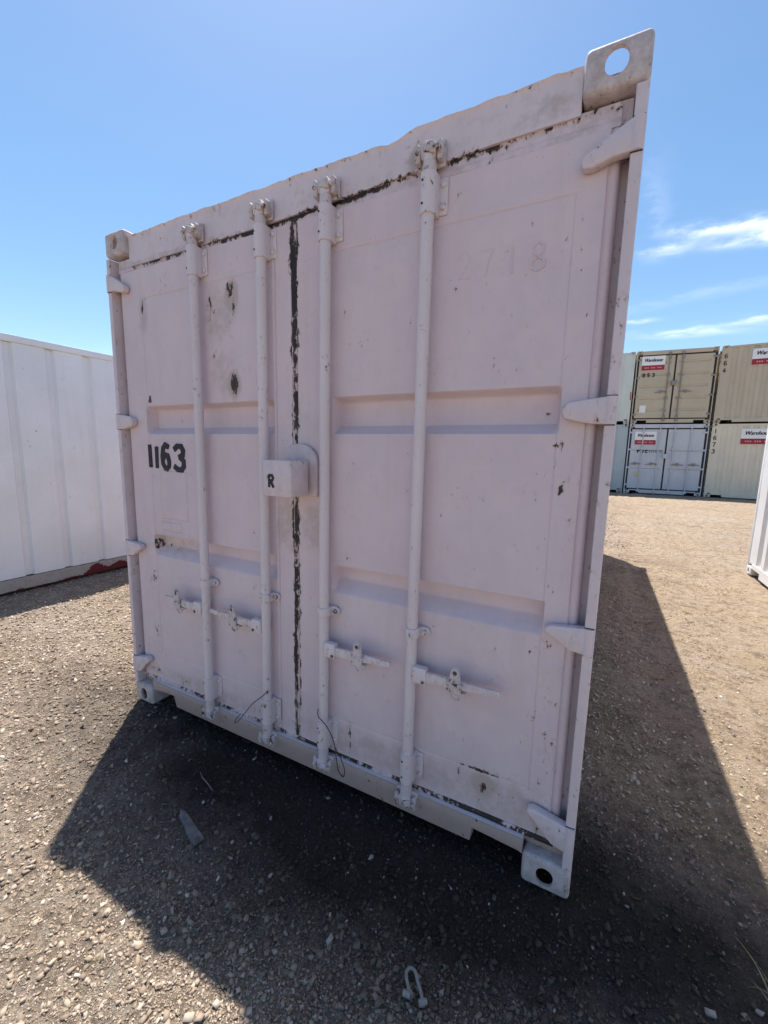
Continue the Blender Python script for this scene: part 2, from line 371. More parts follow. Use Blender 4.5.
def soil_nodes(k, co):
    """brown gritty soil colour shared by the sheet and the loose gravel; the dark strip in front of the doors is shade put into the colour"""
    sepx = k.n.new('ShaderNodeSeparateXYZ'); k.l.new(co, sepx.inputs[0])
    tan = k.rng(k.math('ADD', sepx.outputs[0], k.math('MULTIPLY', k.noise(co, 1.1, 4), 1.6)), 2.9, 4.0)
    b = k.mix(k.rng(k.noise(co, .7, 5), .35, .65), (.355, .27, .20), (.435, .34, .255))
    b = k.mix(tan, b, (.47, .355, .245))
    # darkness of the container's front shadow, painted into the colour with a noisy edge
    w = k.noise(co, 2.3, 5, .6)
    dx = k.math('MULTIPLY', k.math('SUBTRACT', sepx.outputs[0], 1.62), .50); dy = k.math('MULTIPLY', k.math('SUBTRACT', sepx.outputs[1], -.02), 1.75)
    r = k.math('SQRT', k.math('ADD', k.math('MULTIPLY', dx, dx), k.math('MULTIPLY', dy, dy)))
    shade_patch = k.rng(k.math('ADD', r, k.math('MULTIPLY', w, .7)), 1.66, .88)
    return b, shade_patch
m, nt, bs = new_mat('gravelly soil'); k = NT(nt); co_ = k.coord(); MAT['ground'] = m
base, shade_patch = soil_nodes(k, co_)
vor = k.n.new('ShaderNodeTexVoronoi'); vor.inputs['Scale'].default_value = 85; k.l.new(co_, vor.inputs['Vector'])
sc = k.n.new('ShaderNodeSeparateColor'); k.l.new(vor.outputs['Color'], sc.inputs[0])
vor2 = k.n.new('ShaderNodeTexVoronoi'); vor2.inputs['Scale'].default_value = 34; k.l.new(co_, vor2.inputs['Vector'])
sc2 = k.n.new('ShaderNodeSeparateColor'); k.l.new(vor2.outputs['Color'], sc2.inputs[0])
peb = k.rng(k.math('ADD', sc.outputs[0], 0), 0, 1, .45, 1.5)
mm = k.n.new('ShaderNodeMix'); mm.data_type = 'RGBA'; mm.blend_type = 'MULTIPLY'; fade = k.n.new('ShaderNodeSeparateXYZ'); k.l.new(co_, fade.inputs[0]); dirtm = k.rng(k.math('ADD', fade.outputs[0], k.math('MULTIPLY', k.noise(co_, 1.1, 4), 1.6)), 2.7, 3.9); k.l.new(k.math('MULTIPLY_ADD', dirtm, -.5, .8), mm.inputs[0])
k.l.new(base, mm.inputs[6]); k.l.new(peb, mm.inputs[7]); c = mm.outputs[2]
jit = k.noise(co_, 45, 3, .6)
c = k.mix(k.math('MULTIPLY', k.rng(k.math('ADD', sc2.outputs[1], k.math('MULTIPLY', jit, .4)), 1.12, 1.18), .7), c, (.42, .37, .31)); c = k.mix(k.math('MULTIPLY', k.rng(k.math('ADD', sc2.outputs[2], k.math('MULTIPLY', jit, .4)), 1.12, 1.2), .45), c, (.15, .12, .10))
far = k.noise(k.map(co_, (.5, 1.3, 1)), 1.0, 6, .7); c = k.mix(k.math('MULTIPLY', k.rng(far, .50, .62), .55), c, (.50, .415, .345)); c = k.mix(k.math('MULTIPLY', k.rng(far, .45, .36), .55), c, (.27, .20, .145)); lump = k.noise(k.map(co_, (1, .8, 1)), 3.1, 6, .65); c = k.mix(k.math('MULTIPLY', k.rng(lump, .56, .72), .5), c, (.22, .165, .12)); c = k.mix(k.math('MULTIPLY', k.rng(lump, .44, .30), .45), c, (.54, .45, .36))
gr = k.noise(co_, 160, 4, .7); cl5 = k.noise(co_, 12, 7, .75); c = k.mix(k.rng(cl5, .50, .60), c, k.mix(.55, c, (.15, .112, .085))); c = k.mix(k.rng(cl5, .46, .38), c, k.mix(.5, c, (.46, .39, .31))); c = k.mix(k.rng(gr, .5, .75), c, (.15, .12, .095))
c = k.mix(k.math('MULTIPLY', shade_patch, .92), c, (.026, .021, .021))  # soil colour darkened to deepen the shade in front of the doors
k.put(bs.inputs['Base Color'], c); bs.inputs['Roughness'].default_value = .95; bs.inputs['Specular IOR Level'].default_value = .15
h = k.math('ADD', k.math('MULTIPLY', k.math('SUBTRACT', 1.0, vor.outputs['Distance']), .6), k.math('MULTIPLY', gr, .6))
nrm = k.bump(h, .9, .007); nrm = k.bump(k.noise(co_, 7, 9, .74), 1.0, .09, nrm); nrm = k.bump(k.noise(k.map(co_, (1, .7, 1)), 1.6, 6, .6), .6, .10, nrm); nt.links.new(nrm, bs.inputs['Normal'])
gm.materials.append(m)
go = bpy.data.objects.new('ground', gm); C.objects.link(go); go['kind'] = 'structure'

# loose gravel: many small angular stones, thicker near the camera (uncountable: one object)
def make_gravel():
    N = 400000
    # density falls with distance from where the visible ground begins
    r = .75 * np.exp(rng.random(N) * math.log(13.0 / .75)); th = rng.uniform(-.35, PI * .97, N)
    x = CAM[0] + r * np.cos(th); y = CAM[1] + r * np.sin(th)
    inside = (x > .08) & (x < 2.36) & (y > .25) & (y < 5.9)
    left = (x < -2.9); right = (x > 4.25) & (y < 5.7)
    keep = ~(inside | left | right) & (y < 11)
    clump = fbm(x, y, 2.4, 3, 2); dirt = sstep(2.3, 3.4, x + .5 * clump) * .66
    keep &= rng.random(N) > dirt - .15 * clump
    x, y, r = x[keep], y[keep], r[keep]; n = len(x)
    s = (.0017 + .0020 * rng.random(n) ** 1.5) * np.clip(rng.pareto(2.7, n) + .75, .7, 4.6) * np.clip(r / 2.0, .8, 3)
    s = np.minimum(s, .012) * (1 - .35 * sstep(2.6, 3.6, x))
    # a scatter of larger pale rubble
    extra = [(1.105, -.817, .10, 16), (2.75, -.12, .30, 24), (1.32, -.62, .5, 18), (.2, -.3, .8, 20), (2.9, .8, .5, 20), (-.9, .9, .8, 14), (3.6, 2.4, 1.1, 30)]
    ex = []
    for cx, cy, sd, cnt in extra:
        for _ in range(cnt): ex.append((rng.normal(cx, sd), rng.normal(cy, sd * .5), rng.uniform(.005, .011)))
    ex = np.array(ex); ex = ex[~((ex[:, 0] > .05) & (ex[:, 0] < 2.4) & (ex[:, 1] > .15))]
    x = np.r_[x, ex[:, 0]]; y = np.r_[y, ex[:, 1]]; s = np.r_[s, ex[:, 2]]; n = len(x)
    base = np.array([(sx, sy, sz) for sz in (-1, 1) for sy in (-1, 1) for sx in (-1, 1)], float) * .62
    # octahedral bulge: 8 corners + jitter gives chipped, irregular stones
    V = base[None] * (1 + .42 * (rng.random((n, 8, 1)) - .5)) + .46 * (rng.random((n, 8, 3)) - .5)
    dims = np.stack([rng.uniform(.8, 1.6, n), rng.uniform(.7, 1.1, n), rng.uniform(.4, .8, n)], 1) * s[:, None]
    V = V * dims[:, None]
    tilt = rng.normal(0, .35, (n, 2)); V[:, :, 2] += V[:, :, 0] * tilt[:, :1] + V[:, :, 1] * tilt[:, 1:]
    a = rng.uniform(0, 2 * PI, n); ca, sa = np.cos(a)[:, None], np.sin(a)[:, None]
    X = V[:, :, 0] * ca - V[:, :, 1] * sa; Y = V[:, :, 0] * sa + V[:, :, 1] * ca
    z = gh(x, y) + s * rng.uniform(.0, .45, n)
    co = np.stack([X + x[:, None], Y + y[:, None], V[:, :, 2] + z[:, None]], -1).reshape(-1, 3)
    q = np.array([(0, 2, 3, 1), (4, 5, 7, 6), (0, 1, 5, 4), (2, 6, 7, 3), (0, 4, 6, 2), (1, 3, 7, 5)])
    quads = (q[None] + 8 * np.arange(n)[:, None, None]).reshape(-1, 4)
    tone = rng.beta(2.0, 2.2, n); tone[-len(ex):] = rng.uniform(.4, 1, len(ex)); hue = rng.random(n)
    return fast_mesh('gravel', co, quads, {'tone': ('FLOAT', 'POINT', np.repeat(tone, 8)), 'hue': ('FLOAT', 'POINT', np.repeat(hue, 8))})
gv = make_gravel()
m, nt, bs = new_mat('loose gravel'); k = NT(nt); co_ = k.coord()
tone = k.attr('tone').outputs['Fac']; hue = k.attr('hue').outputs['Fac']
cr = k.n.new('ShaderNodeValToRGB'); k.l.new(tone, cr.inputs[0])
els = cr.color_ramp.elements; els[0].position = 0; els[0].color = (.17, .130, .10, 1); els[1].position = 1; els[1].color = (.66, .59, .52, 1)
for p, c4 in ((.3, (.32, .245, .185, 1)), (.6, (.44, .35, .27, 1)), (.85, (.52, .44, .355, 1))): e = els.new(p); e.color = c4
c = k.mix(k.math('MULTIPLY', k.rng(hue, .86, .90), .5), cr.outputs[0], (.34, .26, .16)); c = k.mix(k.rng(hue, .10, .07), c, (.28, .17, .13)); c = k.mix(k.rng(hue, .62, .60), c, cr.outputs[0])
b_, shade_patch = soil_nodes(k, co_)
dk = k.n.new('ShaderNodeMix'); dk.data_type = 'RGBA'; dk.blend_type = 'MULTIPLY'; k.l.new(k.math('MULTIPLY', shade_patch, k.rng(tone, .98, .86, .35, 1.)), dk.inputs[0]); k.l.new(c, dk.inputs[6]); dk.inputs[7].default_value = (.13, .115, .12, 1)  # stones darkened along with the soil to deepen that shade
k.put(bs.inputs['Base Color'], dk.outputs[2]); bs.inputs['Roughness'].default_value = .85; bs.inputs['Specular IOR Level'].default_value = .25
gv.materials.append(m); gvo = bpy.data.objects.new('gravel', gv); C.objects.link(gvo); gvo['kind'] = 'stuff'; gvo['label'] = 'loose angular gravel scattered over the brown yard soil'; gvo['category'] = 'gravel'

# ------------------------------------------------------------------ corner castings (one boolean-cut block, mirrored for each corner)
CX, CY, CZ = .162, .178, .118
def make_casting():
    def ob(bm, nm):
        me = bpy.data.meshes.new(nm); bm.to_mesh(me); bm.free(); o = bpy.data.objects.new(nm, me); C.objects.link(o); return o
    def bx(x0, x1, y0, y1, z0, z1, bev=0, seg=3):
        mb = MB().box(x0, x1, y0, y1, z0, z1, bev, seg); me = bpy.data.meshes.new('t'); me.from_pydata(mb.v, [], mb.f)
        b = bmesh.new(); b.from_mesh(me); bmesh.ops.recalc_face_normals(b, faces=b.faces); bpy.data.meshes.remove(me); return b
    def oval(axis, c0, c1, rw, rh, a0, a1):
        pts = []
        hw, hh = rw, rh; r = min(hw, hh); n = 48
        for i in range(n):
            t = 2 * PI * i / n; x, y = math.cos(t) * r, math.sin(t) * r
            if hw > hh: x += math.copysign(hw - hh, x)
            elif hh > hw: y += math.copysign(hh - hw, y)
            pts.append((c0 + x, c1 + y))
        mb = MB().prism(pts, axis, a0, a1); me = bpy.data.meshes.new('t'); me.from_pydata(mb.v, [], mb.f)
        b = bmesh.new(); b.from_mesh(me); bmesh.ops.recalc_face_normals(b, faces=b.faces); bpy.data.meshes.remove(me); return b
    body = ob(bx(0, CX, 0, CY, 0, CZ, .016, 4), 'casting_body')       # outer corner at x=0,y=0; z=0 is the outer (open) face
    cuts = [ob(bx(.014, CX - .012, .013, CY - .012, .018, CZ - .012), 'c0'),
            ob(oval('y', .083, .054, .0285, .035, -.1, .05), 'c1'),
            ob(oval('x', .089, .052, .0315, .038, -.1, .05), 'c2'),
            ob(oval('z', .083, .084, .042, .069, -.1, .05), 'c3')]
    for c in cuts:
        md = body.modifiers.new('b', 'BOOLEAN'); md.operation = 'DIFFERENCE'; md.solver = 'EXACT'; md.object = c
    bpy.context.view_layer.update()
    me = bpy.data.meshes.new_from_object(body.evaluated_get(bpy.context.evaluated_depsgraph_get()))
    V = [v.co[:] for v in me.vertices]; F = [tuple(p.vertices) for p in me.polygons]
    for o in cuts + [body]: bpy.data.objects.remove(o)
    return V, F
CAST = make_casting()
def casting(root, mat, right, back, top, W, L, H, scale_x=1.):
    mb = MB(); f = (lambda p: ((W - p[0]) if right else p[0], (L - p[1]) if back else p[1], (H + .009 - p[2]) if top else p[2]))
    mb.add([f(p) for p in CAST[0]], CAST[1], stain=.42, wear=.05)
    return mb.build('corner_casting', mat, root, angle=28)

# ------------------------------------------------------------------ container body shared by all
def corrugated(mb, a0, a1, z0, z1, plane, pos, out, pitch=.278, depth=.036, flat=.26, stain=None, margin=.12, nz=6, sl_=.15, prof=None):
    """corrugated wall: runs from a0 to a1 along one axis, waves along 'plane' axis; out = +1/-1 outward"""
    xs = [a0, a0 + margin]; ds = [0, 0]; x = a0 + margin; k = pitch
    n = int((a1 - a0 - 2 * margin) / pitch); x += ((a1 - a0 - 2 * margin) - n * pitch) / 2
    xs.append(x); ds.append(0)
    for i in range(n):
        for fx, d in (prof or ((sl_, 1), (.5, 1), (.5 + sl_, 0), (1., 0))): xs.append(x + pitch * fx); ds.append(d)
        x += pitch
    xs += [a1 - margin, a1]; ds += [0, 0]
    keep = [0] + [i for i in range(1, len(xs)) if xs[i] - xs[i - 1] > 1e-4]; xs = [xs[i] for i in keep]; ds = [ds[i] for i in keep]
    zz = np.linspace(z0, z1, nz); V = []; n = len(xs)
    for th in (0, .006):
        for z in zz:
            for x, d in zip(xs, ds):
                wob = .004 * float(vnoise(x, z, 2.1, 3)) + .003 * float(vnoise(x, z, 6, 4))
                p = pos - out * (d * depth + th) + wob
                V.append((p, x, z) if plane == 'x' else (x, p, z))
    F = []; S = n * nz
    for j in range(nz - 1):
        for i in range(n - 1):
            q = (j * n + i, j * n + i + 1, (j + 1) * n + i + 1, (j + 1) * n + i); F.append(q); F.append(tuple(v + S for v in q[::-1]))
    for i in range(n - 1): F.append((i, i + 1, i + 1 + S, i + S)); t = (nz - 1) * n; F.append((t + i, t + i + 1, t + i + 1 + S, t + i + S))
    for j in range(nz - 1): F.append((j * n, (j + 1) * n, (j + 1) * n + S, j * n + S)); e = n - 1; F.append((j * n + e, (j + 1) * n + e, (j + 1) * n + e + S, j * n + e + S))
    mb.add(V, F)
def fork_rail(mb, x0, x1, y0, y1, z0, z1, pockets, axis='x', **kw):
    """rail with forklift pocket cut-outs open at the bottom"""
    pts = [(x0, z0)]
    for a, b, h in pockets: pts += [(a, z0), (a, h), (b, h), (b, z0)]
    pts += [(x1, z0), (x1, z1), (x0, z1)]
    mb.prism(pts, 'y' if axis == 'x' else 'x', y0, y1, **kw)
def body(root, W, L, H, wall, rail, cast, side_pitch=.278, main=False, wall_z0=.155, wear_rail=None, wall_in=0., toprail=None, depth=.036, prof=None):
    for r in (0, 1):
        for b in (0, 1):
            for t in (0, 1): casting(root, cast, r, b, t, W, L, H)
    for sx in (0, 1):
        fx = (lambda v: W - v) if sx else (lambda v: v)
        # front post: outer strip and recessed back
        mb = MB(); pts = [(0, .008), (.0025, .0025), (.008, 0), (.029, 0), (.031, .003), (.031, .078), (.115, .078), (.115, .1), (0, .1)]
        mb.prism([(fx(p[0]), p[1]) for p in pts], 'z', CZ, H - CZ, wear=.06, stain=.1); mb.build('corner_post', rail if not main else 'trim', root)
        mb = MB(); mb.box(min(fx(0), fx(.07)), max(fx(0), fx(.07)), L - .07, L, CZ, H - CZ, .008); mb.build('corner_post', rail, root)
        mb = MB(); mb.box(min(fx(.003), fx(.058)), max(fx(.003), fx(.058)), CY, L - CY, H - .088, H - .022, .006); 
        mb.build('top_side_rail', toprail or rail, root)
        mb = MB(); y0, y1 = CY, L - CY
        if wear_rail and sx: wear_rail(mb, fx, y0, y1)
        else:
            a = L / 2
            fork_rail(mb, y0, y1, min(fx(.003), fx(.05)), max(fx(.003), fx(.05)), .03, .16, [(y0 + .012, y0 + .32, .10), (a - 1.2, a - .85, .135), (a + .85, a + 1.2, .135), (y1 - .32, y1 - .012, .10)], axis='y')
        mb.build('bottom_side_rail', rail, root)
        mb = MB(); corrugated(mb, .1, L - .07, wall_z0 + .002, H - .09, 'x', fx(.006 + wall_in), 1 if sx else -1, pitch=side_pitch, depth=depth, prof=prof); mb.build('side_wall', wall, root, angle=20)
    mb = MB(); corrugated(mb, .075, W - .075, .16, H - .12, 'y', L - .006, 1, pitch=.25); mb.build('end_wall', wall, root, angle=20)
    mb = MB(); mb.box(CX, W - CX, L - .06, L - .002, .03, .155, .005); mb.build('end_sill', rail, root)
    mb = MB(); mb.box(CX, W - CX, L - .06, L - .002, H - .115, H - .02, .005); mb.build('end_header', rail, root)
    # roof with shallow cross ribs
    xs = [.06, W / 2, W - .06]; V = []; F = []; n = 0; ys = []; zs = []
    y = .07
    while y < L - .1: ys += [y, y + .06, y + .09, y + .17]; zs += [0, 0, -.018, -.018]; y += .2
    ys.append(L - .05); zs.append(0)
    for th in (0, -.004):
        for yy, dz in zip(ys, zs):
            for q in xs: V.append((q, yy, H - .026 + dz * (1 if q else 1) + th))
    m_ = len(ys)
    for i in range(m_ - 1):
        for j in range(2):
            a = i * 3 + j; F.append((a, a + 1, a + 4, a + 3)); F.append(tuple(v + 3 * m_ for v in (a + 3, a + 4, a + 1, a)))
    mb = MB(); mb.add(V, F); mb.build('roof', wall, root, angle=20)
    mb = MB(); mb.box(.055, W - .055, .10, L - .06, .10, .15)
    for i in range(14): yy = .4 + i * (L - .8) / 13; mb.box(.06, W - .06, yy, yy + .045, .035, .10)
    mb.build('floor', 'dark', root)

# ------------------------------------------------------------------ the near container
W, L, H = 2.438, 6.058, 2.615
def grid_relief(xs, zs, yf, yback, wearf=None, stainf=None):
    X, Z = np.meshgrid(xs, zs); Y = yf(X, Z); nz_, nx_ = X.shape
    V = np.stack([X, Y, Z], -1).reshape(-1, 3); i = (np.arange(nz_ - 1)[:, None] * nx_ + np.arange(nx_ - 1)[None]).ravel()
    F = np.stack([i, i + 1, i + nx_ + 1, i + nx_], 1).tolist(); V = V.tolist()
    w = (wearf(X, Z) if wearf else X * 0).ravel().tolist(); s = (stainf(X, Z) if stainf else X * 0).ravel().tolist()
    # skirt
    ring = list(range(nx_)) + [j * nx_ + nx_ - 1 for j in range(1, nz_)] + [(nz_ - 1) * nx_ + q for q in range(nx_ - 2, -1, -1)] + [j * nx_ for j in range(nz_ - 2, 0, -1)]
    b = len(V); V += [(V[q][0], yback, V[q][2]) for q in ring]; w += [w[q] for q in ring]; s += [0] * len(ring); n = len(ring)
    for q in range(n): F.append((ring[q], ring[(q + 1) % n], b + (q + 1) % n, b + q))
    F.append(tuple(range(b, b + n)))
    mb = MB(); mb.v = [tuple(v) for v in V]; mb.f = [tuple(f) for f in F]; mb.w = w; mb.s = s; return mb
def merge_pts(a, b, step, extra):
    p = sorted(set(np.round(np.concatenate([np.arange(a, b, step), [b], [e for e in extra if a < e < b]]), 5).tolist())); o = [p[0]]
    for v in p[1:]:
        if v - o[-1] > .0012: o.append(v)
    o[-1] = b; return np.array(o)
def groove(X, Z, x0, x1, z0, z1, d, st, sb, sx):
    dz = np.minimum(ramp((z1 - Z) / st), ramp((Z - z0) / sb)); dx = np.minimum(ramp((X - x0) / sx), ramp((x1 - X) / sx)); return d * dz * dx
def rect_in(X, Z, x0, x1, z0, z1, d, t=.004):
    return d * np.minimum.reduce([ramp((X - x0) / t), ramp((x1 - X) / t), ramp((Z - z0) / t), ramp((z1 - Z) / t)])
def spots(X, Z, L_):
    r = X * 0
    for cx, cz, rx, rz, a in L_: r = np.maximum(r, a * np.clip(1.25 - ((X - cx) / rx) ** 2 - ((Z - cz) / rz) ** 2, 0, 1))
    return r
# mirrored coordinate: q = distance from the outer edge of the container
def edge_profile(q):
    y = np.where(q < .085, .052, .030) + 0 * q
    y = np.where((q > .078) & (q < .086), .052 - .022 * sstep(.078, .086, q), y)
    bump = np.sqrt(np.clip(1 - ((q - .069) / .0165) ** 2, 0, 1)); y = y - .018 * bump
    return np.where(q < .0525, y + .012, y)
def door_y(left):
    def f(X, Z):
        q = X if left else W - X
        y = edge_profile(q)
        if left: x0, x1, cr = .237, 1.118, 1.132
        else: x0, x1, cr = 1.425, 2.277, 1.378
        y = y + rect_in(X, Z, x0, x1, .342, 2.283, .0014)
        inx = (X > x0 - .006) & (X < x1 + .006); inz = (Z > .336) & (Z < 2.289)
        y = y + .0030 * np.maximum(inz * np.maximum(np.exp(-((X - x0) / .0018) ** 2) * left, np.exp(-((X - x1) / .0018) ** 2) * (not left)), inx * np.exp(-((Z - 2.283) / .0018) ** 2)) + .0012 * inx * np.exp(-((Z - .342) / .003) ** 2)
        g0, g1 = (.224, 1.120) if left else (1.425, 2.283)
        y = y + groove(X, Z, g0, g1, 1.596, 1.742, .052, .018, .034, .012) + groove(X, Z, g0, g1, .926, 1.048, .052, .018, .054, .012)
        y = y + .0045 * np.exp(-((X - cr) / .0042) ** 2)
        y = y - .0022 * np.exp(-((X - (cr + (.012 if left else .012))) / .006) ** 2) * sstep(.3, .35, Z)
        if left:
            for (a_, b1, c_, e_) in ((.310, .516, 1.143, 1.404), (.300, .46, 1.075, 1.125)):
                iz = (Z > c_ - .003) & (Z < e_ + .003); ix = (X > a_ - .003) & (X < b1 + .003)
                y = y + .0032 * np.maximum.reduce([iz * np.exp(-((X - a_) / .002) ** 2), iz * np.exp(-((X - b1) / .002) ** 2), ix * np.exp(-((Z - c_) / .002) ** 2), ix * np.exp(-((Z - e_) / .002) ** 2)])
            y = y - rect_in(X, Z, .310, .516, 1.143, 1.404, .0006) + rect_in(X, Z, .318, .508, 1.151, 1.396, .0009)
            y = y - rect_in(X, Z, .300, .46, 1.085, 1.125, .0012)
        else:
            y = y - rect_in(X, Z, 2.302, 2.352, .757, .842, .0014) + rect_in(X, Z, 2.309, 2.345, .764, .835, .0009)
        dent = fbm(X, Z, 2.2, 3, 1) * .006 + fbm(X, Z, 9, 2, 5) * .0012
        return y + dent * (q > .09)
    return f
def door_wear(left):
    def f(X, Z):
        if left:
            S = [(.739, 2.175, .020, .055, .40), (.765, 2.14, .035, .03, .25), (.872, 2.235, .032, .040, .50), (.893, 2.17, .014, .055, .36), (.882, 1.825, .030, .055, .50), (.24, 2.23, .012, .05, .40), (.26, 2.275, .03, .012, .3), (.758, 1.96, .02, .05, .28), (.74, 2.08, .02, .05, .22),
                 (.26, 1.785, .012, .03, .42), (.27, 1.765, .03, .01, .3), (.44, 1.665, .012, .03, .3), (.87, 2.03, .02, .03, .2), (.23, .99, .012, .04, .4), (.30, .98, .02, .02, .3), (.37, .97, .02, .02, .3), (.45, .985, .01, .02, .25)]
            w = spots(X, Z, S) + .16 * np.exp(-((X - .20) / .03) ** 2) * (Z < .95) * (Z > .2)
            w = w + .12 * np.exp(-((Z - .22) / .03) ** 2)
        else:
            S = [(2.12, .285, .018, .04, .30), (2.02, .31, .008, .02, .35), (2.08, .345, .09, .006, .4), (1.53, .26, .006, .10, .42), (2.28, 1.56, .02, .012, .35), (2.24, 1.66, .015, .012, .35), (2.18, .70, .015, .012, .3), (2.27, .62, .012, .012, .4), (2.25, .86, .012, .012, .38), (2.3, 1.42, .012, .02, .35), (2.2, 1.5, .01, .01, .3)]
            w = spots(X, Z, S) + .112 * np.exp(-((X - 2.32) / .05) ** 2) * (Z < 1.6)
            w = w + .10 * sstep(.45, .2, Z) * sstep(1.9, 2.2, X)
        e = np.abs(X - 1.237) - .014; zz = np.interp(Z, [.2, .45, .6, 1.1, 1.3, 1.5, 1.8, 2.0, 2.35, 2.42], [.15, .38, .46, .42, .38, .15, .2, .40, .46, .3])
        band = ((Z > 1.59) & (Z < 1.75) | (Z > .92) & (Z < 1.055)) & (np.abs(X - 1.25) > .09)
        w = np.where(band & (w < .2), -.22, w)
        return w + np.exp(-(e / .010) ** 2) * (zz + .35 * fbm(X * .3, Z, 7, 3, 6))
    return f
def door_stain(left):
    def f(X, Z):
        if left: S = [(.80, 2.12, .12, .14, .4), (.83, 1.88, .10, .12, .4), (.88, 2.2, .05, .08, .9), (.88, 1.82, .05, .08, .9), (.24, 2.2, .04, .1, .5), (1.18, 1.2, .07, .14, .5), (.4, 1.0, .25, .08, .35), (.6, .22, .6, .06, .4)]
        else: S = [(2.12, .29, .06, .06, .9), (1.33, 1.2, .07, .12, .5), (1.7, .25, .5, .08, .45), (2.2, .25, .3, .12, .4), (1.53, .26, .03, .12, .4)]
        return spots(X, Z, S) + .10
    return f
root = thing('shipping_container', 'pinkish white shipping container standing closest, numbered 1163 with peeling paint on its closed doors', 'container', group='shipping containers in the yard')
def sub(): return MB()
body(root, W, L, H, 'door', 'trim', 'cast', main=True)
# header with a dented upper lip
def hdr_zb(x): return 2.447 + .034 * float(sstep(.9, 2.28, x))
def header():
    xs = merge_pts(CX + .002, W - CX - .002, .012, []); zs = merge_pts(2.452, 2.588, .009, [])
    def yf(X, Z): return .026 + fbm(X, Z, 7, 3, 2) * .004 - .006 * sstep(2.575, 2.588, Z) + .006 * np.exp(-((X - 1.70) / .05) ** 2) * sstep(2.53, 2.59, Z)
    def st(X, Z): return .15 + .5 * spots(X, Z, [(1.77, 2.5, .04, .05, 1), (.5, 2.46, .5, .02, .6), (2.2, 2.5, .1, .05, .5)])
    def wr(X, Z): return .10 * sstep(2.565, 2.588, Z) + .30 * np.exp(-((Z - 2.453) / .008) ** 2) * sstep(.44, .52, fbm(X, Z * 0, 3, 2, 6) + .5) + spots(X, Z, [(1.77, 2.55, .012, .02, .3)])
    mb = grid_relief(xs, zs, yf, .075, wr, st)
    for i, v in enumerate(mb.v):
        x, y, z = v; zb = hdr_zb(x); z = zb + (z - 2.452) / (2.588 - 2.452) * (2.588 - zb); t = float(sstep(2.52, 2.588, z))
        dz = .0030 * float(vnoise(x, 0, 11, 1)) * (1 + .5 * float(sstep(1.2, 2.0, x))) + .0045 * float(vnoise(x, 0, 37, 2)) + .0025 * float(vnoise(x, 0, 70, 5)) - .005 * math.exp(-((x - 1.665) / .03) ** 2) + .016 * float(sstep(1.69, 1.80, x))
        mb.v[i] = (x, y, z + dz * t)
    mb.build('door_header', 'trim', root)
    mb = MB(); mb.box(.029 + .002, CX + .05, .048, .08, 2.44, 2.50, .003, stain=.1); mb.build('header_end', 'trim', root)
    mb = MB(); mb.box(W - CX - .05, W - .033, .048, .08, 2.44, 2.50, .003, stain=.1); mb.build('header_end', 'trim', root)
    mb = MB(); mb.box(CX - .01, W - CX + .01, .045, .12, 2.566, 2.583, .004); mb.build('roof_lip', 'trim', root)
header()
# sill with forklift cut-outs beside the castings
mb = MB(); x0, x1 = CX + .001, W - CX - .001
pts = [(x0, .100), (.255, .112), (.352, .118), (.372, .055), (2.084, .058), (2.090, .116), (2.262, .106), (x1, .10), (x1, .158), (x0, .158)]
b = MB().prism(pts, 'y', .008, .03, .002, stain=.45)
mb.add(b.v, b.f, 0.07, .95)
mb.box(x0, x1, .031, .10, .120, .1575, 0, stain=.2)
for a, bb in ((.372, .378), (2.078, 2.084)): mb.box(a, bb, .031, .30, .055, .119)
mb.prism([(.02, .150), (.062, .150), (.062, .162), (.008, .162)], 'x', x0, x1, .001)
mb.build('door_sill', 'trim', root)
for a, bb, h in ((.255, .371, .121), (2.091, 2.262, .121)):
    mb = MB(); mb.box(a - .02, bb + .02, .032, 1.6, h - .001, h + .004); mb.box(a - .028, a - .021, .104, 1.6, .03, .118); mb.box(bb + .021, bb + .028, .104, 1.6, .03, .118)
    mb.build('fork_pocket', 'dark', root)
for fx in ((lambda v: v), (lambda v: W - v)):
    mb = MB(); a, bb = sorted((fx(.031), fx(CX + .003))); mb.box(a, bb, .05, .085, CZ + .001, .165, .002, wear=.12, stain=.8); mb.build('sill_end', 'trim', root)
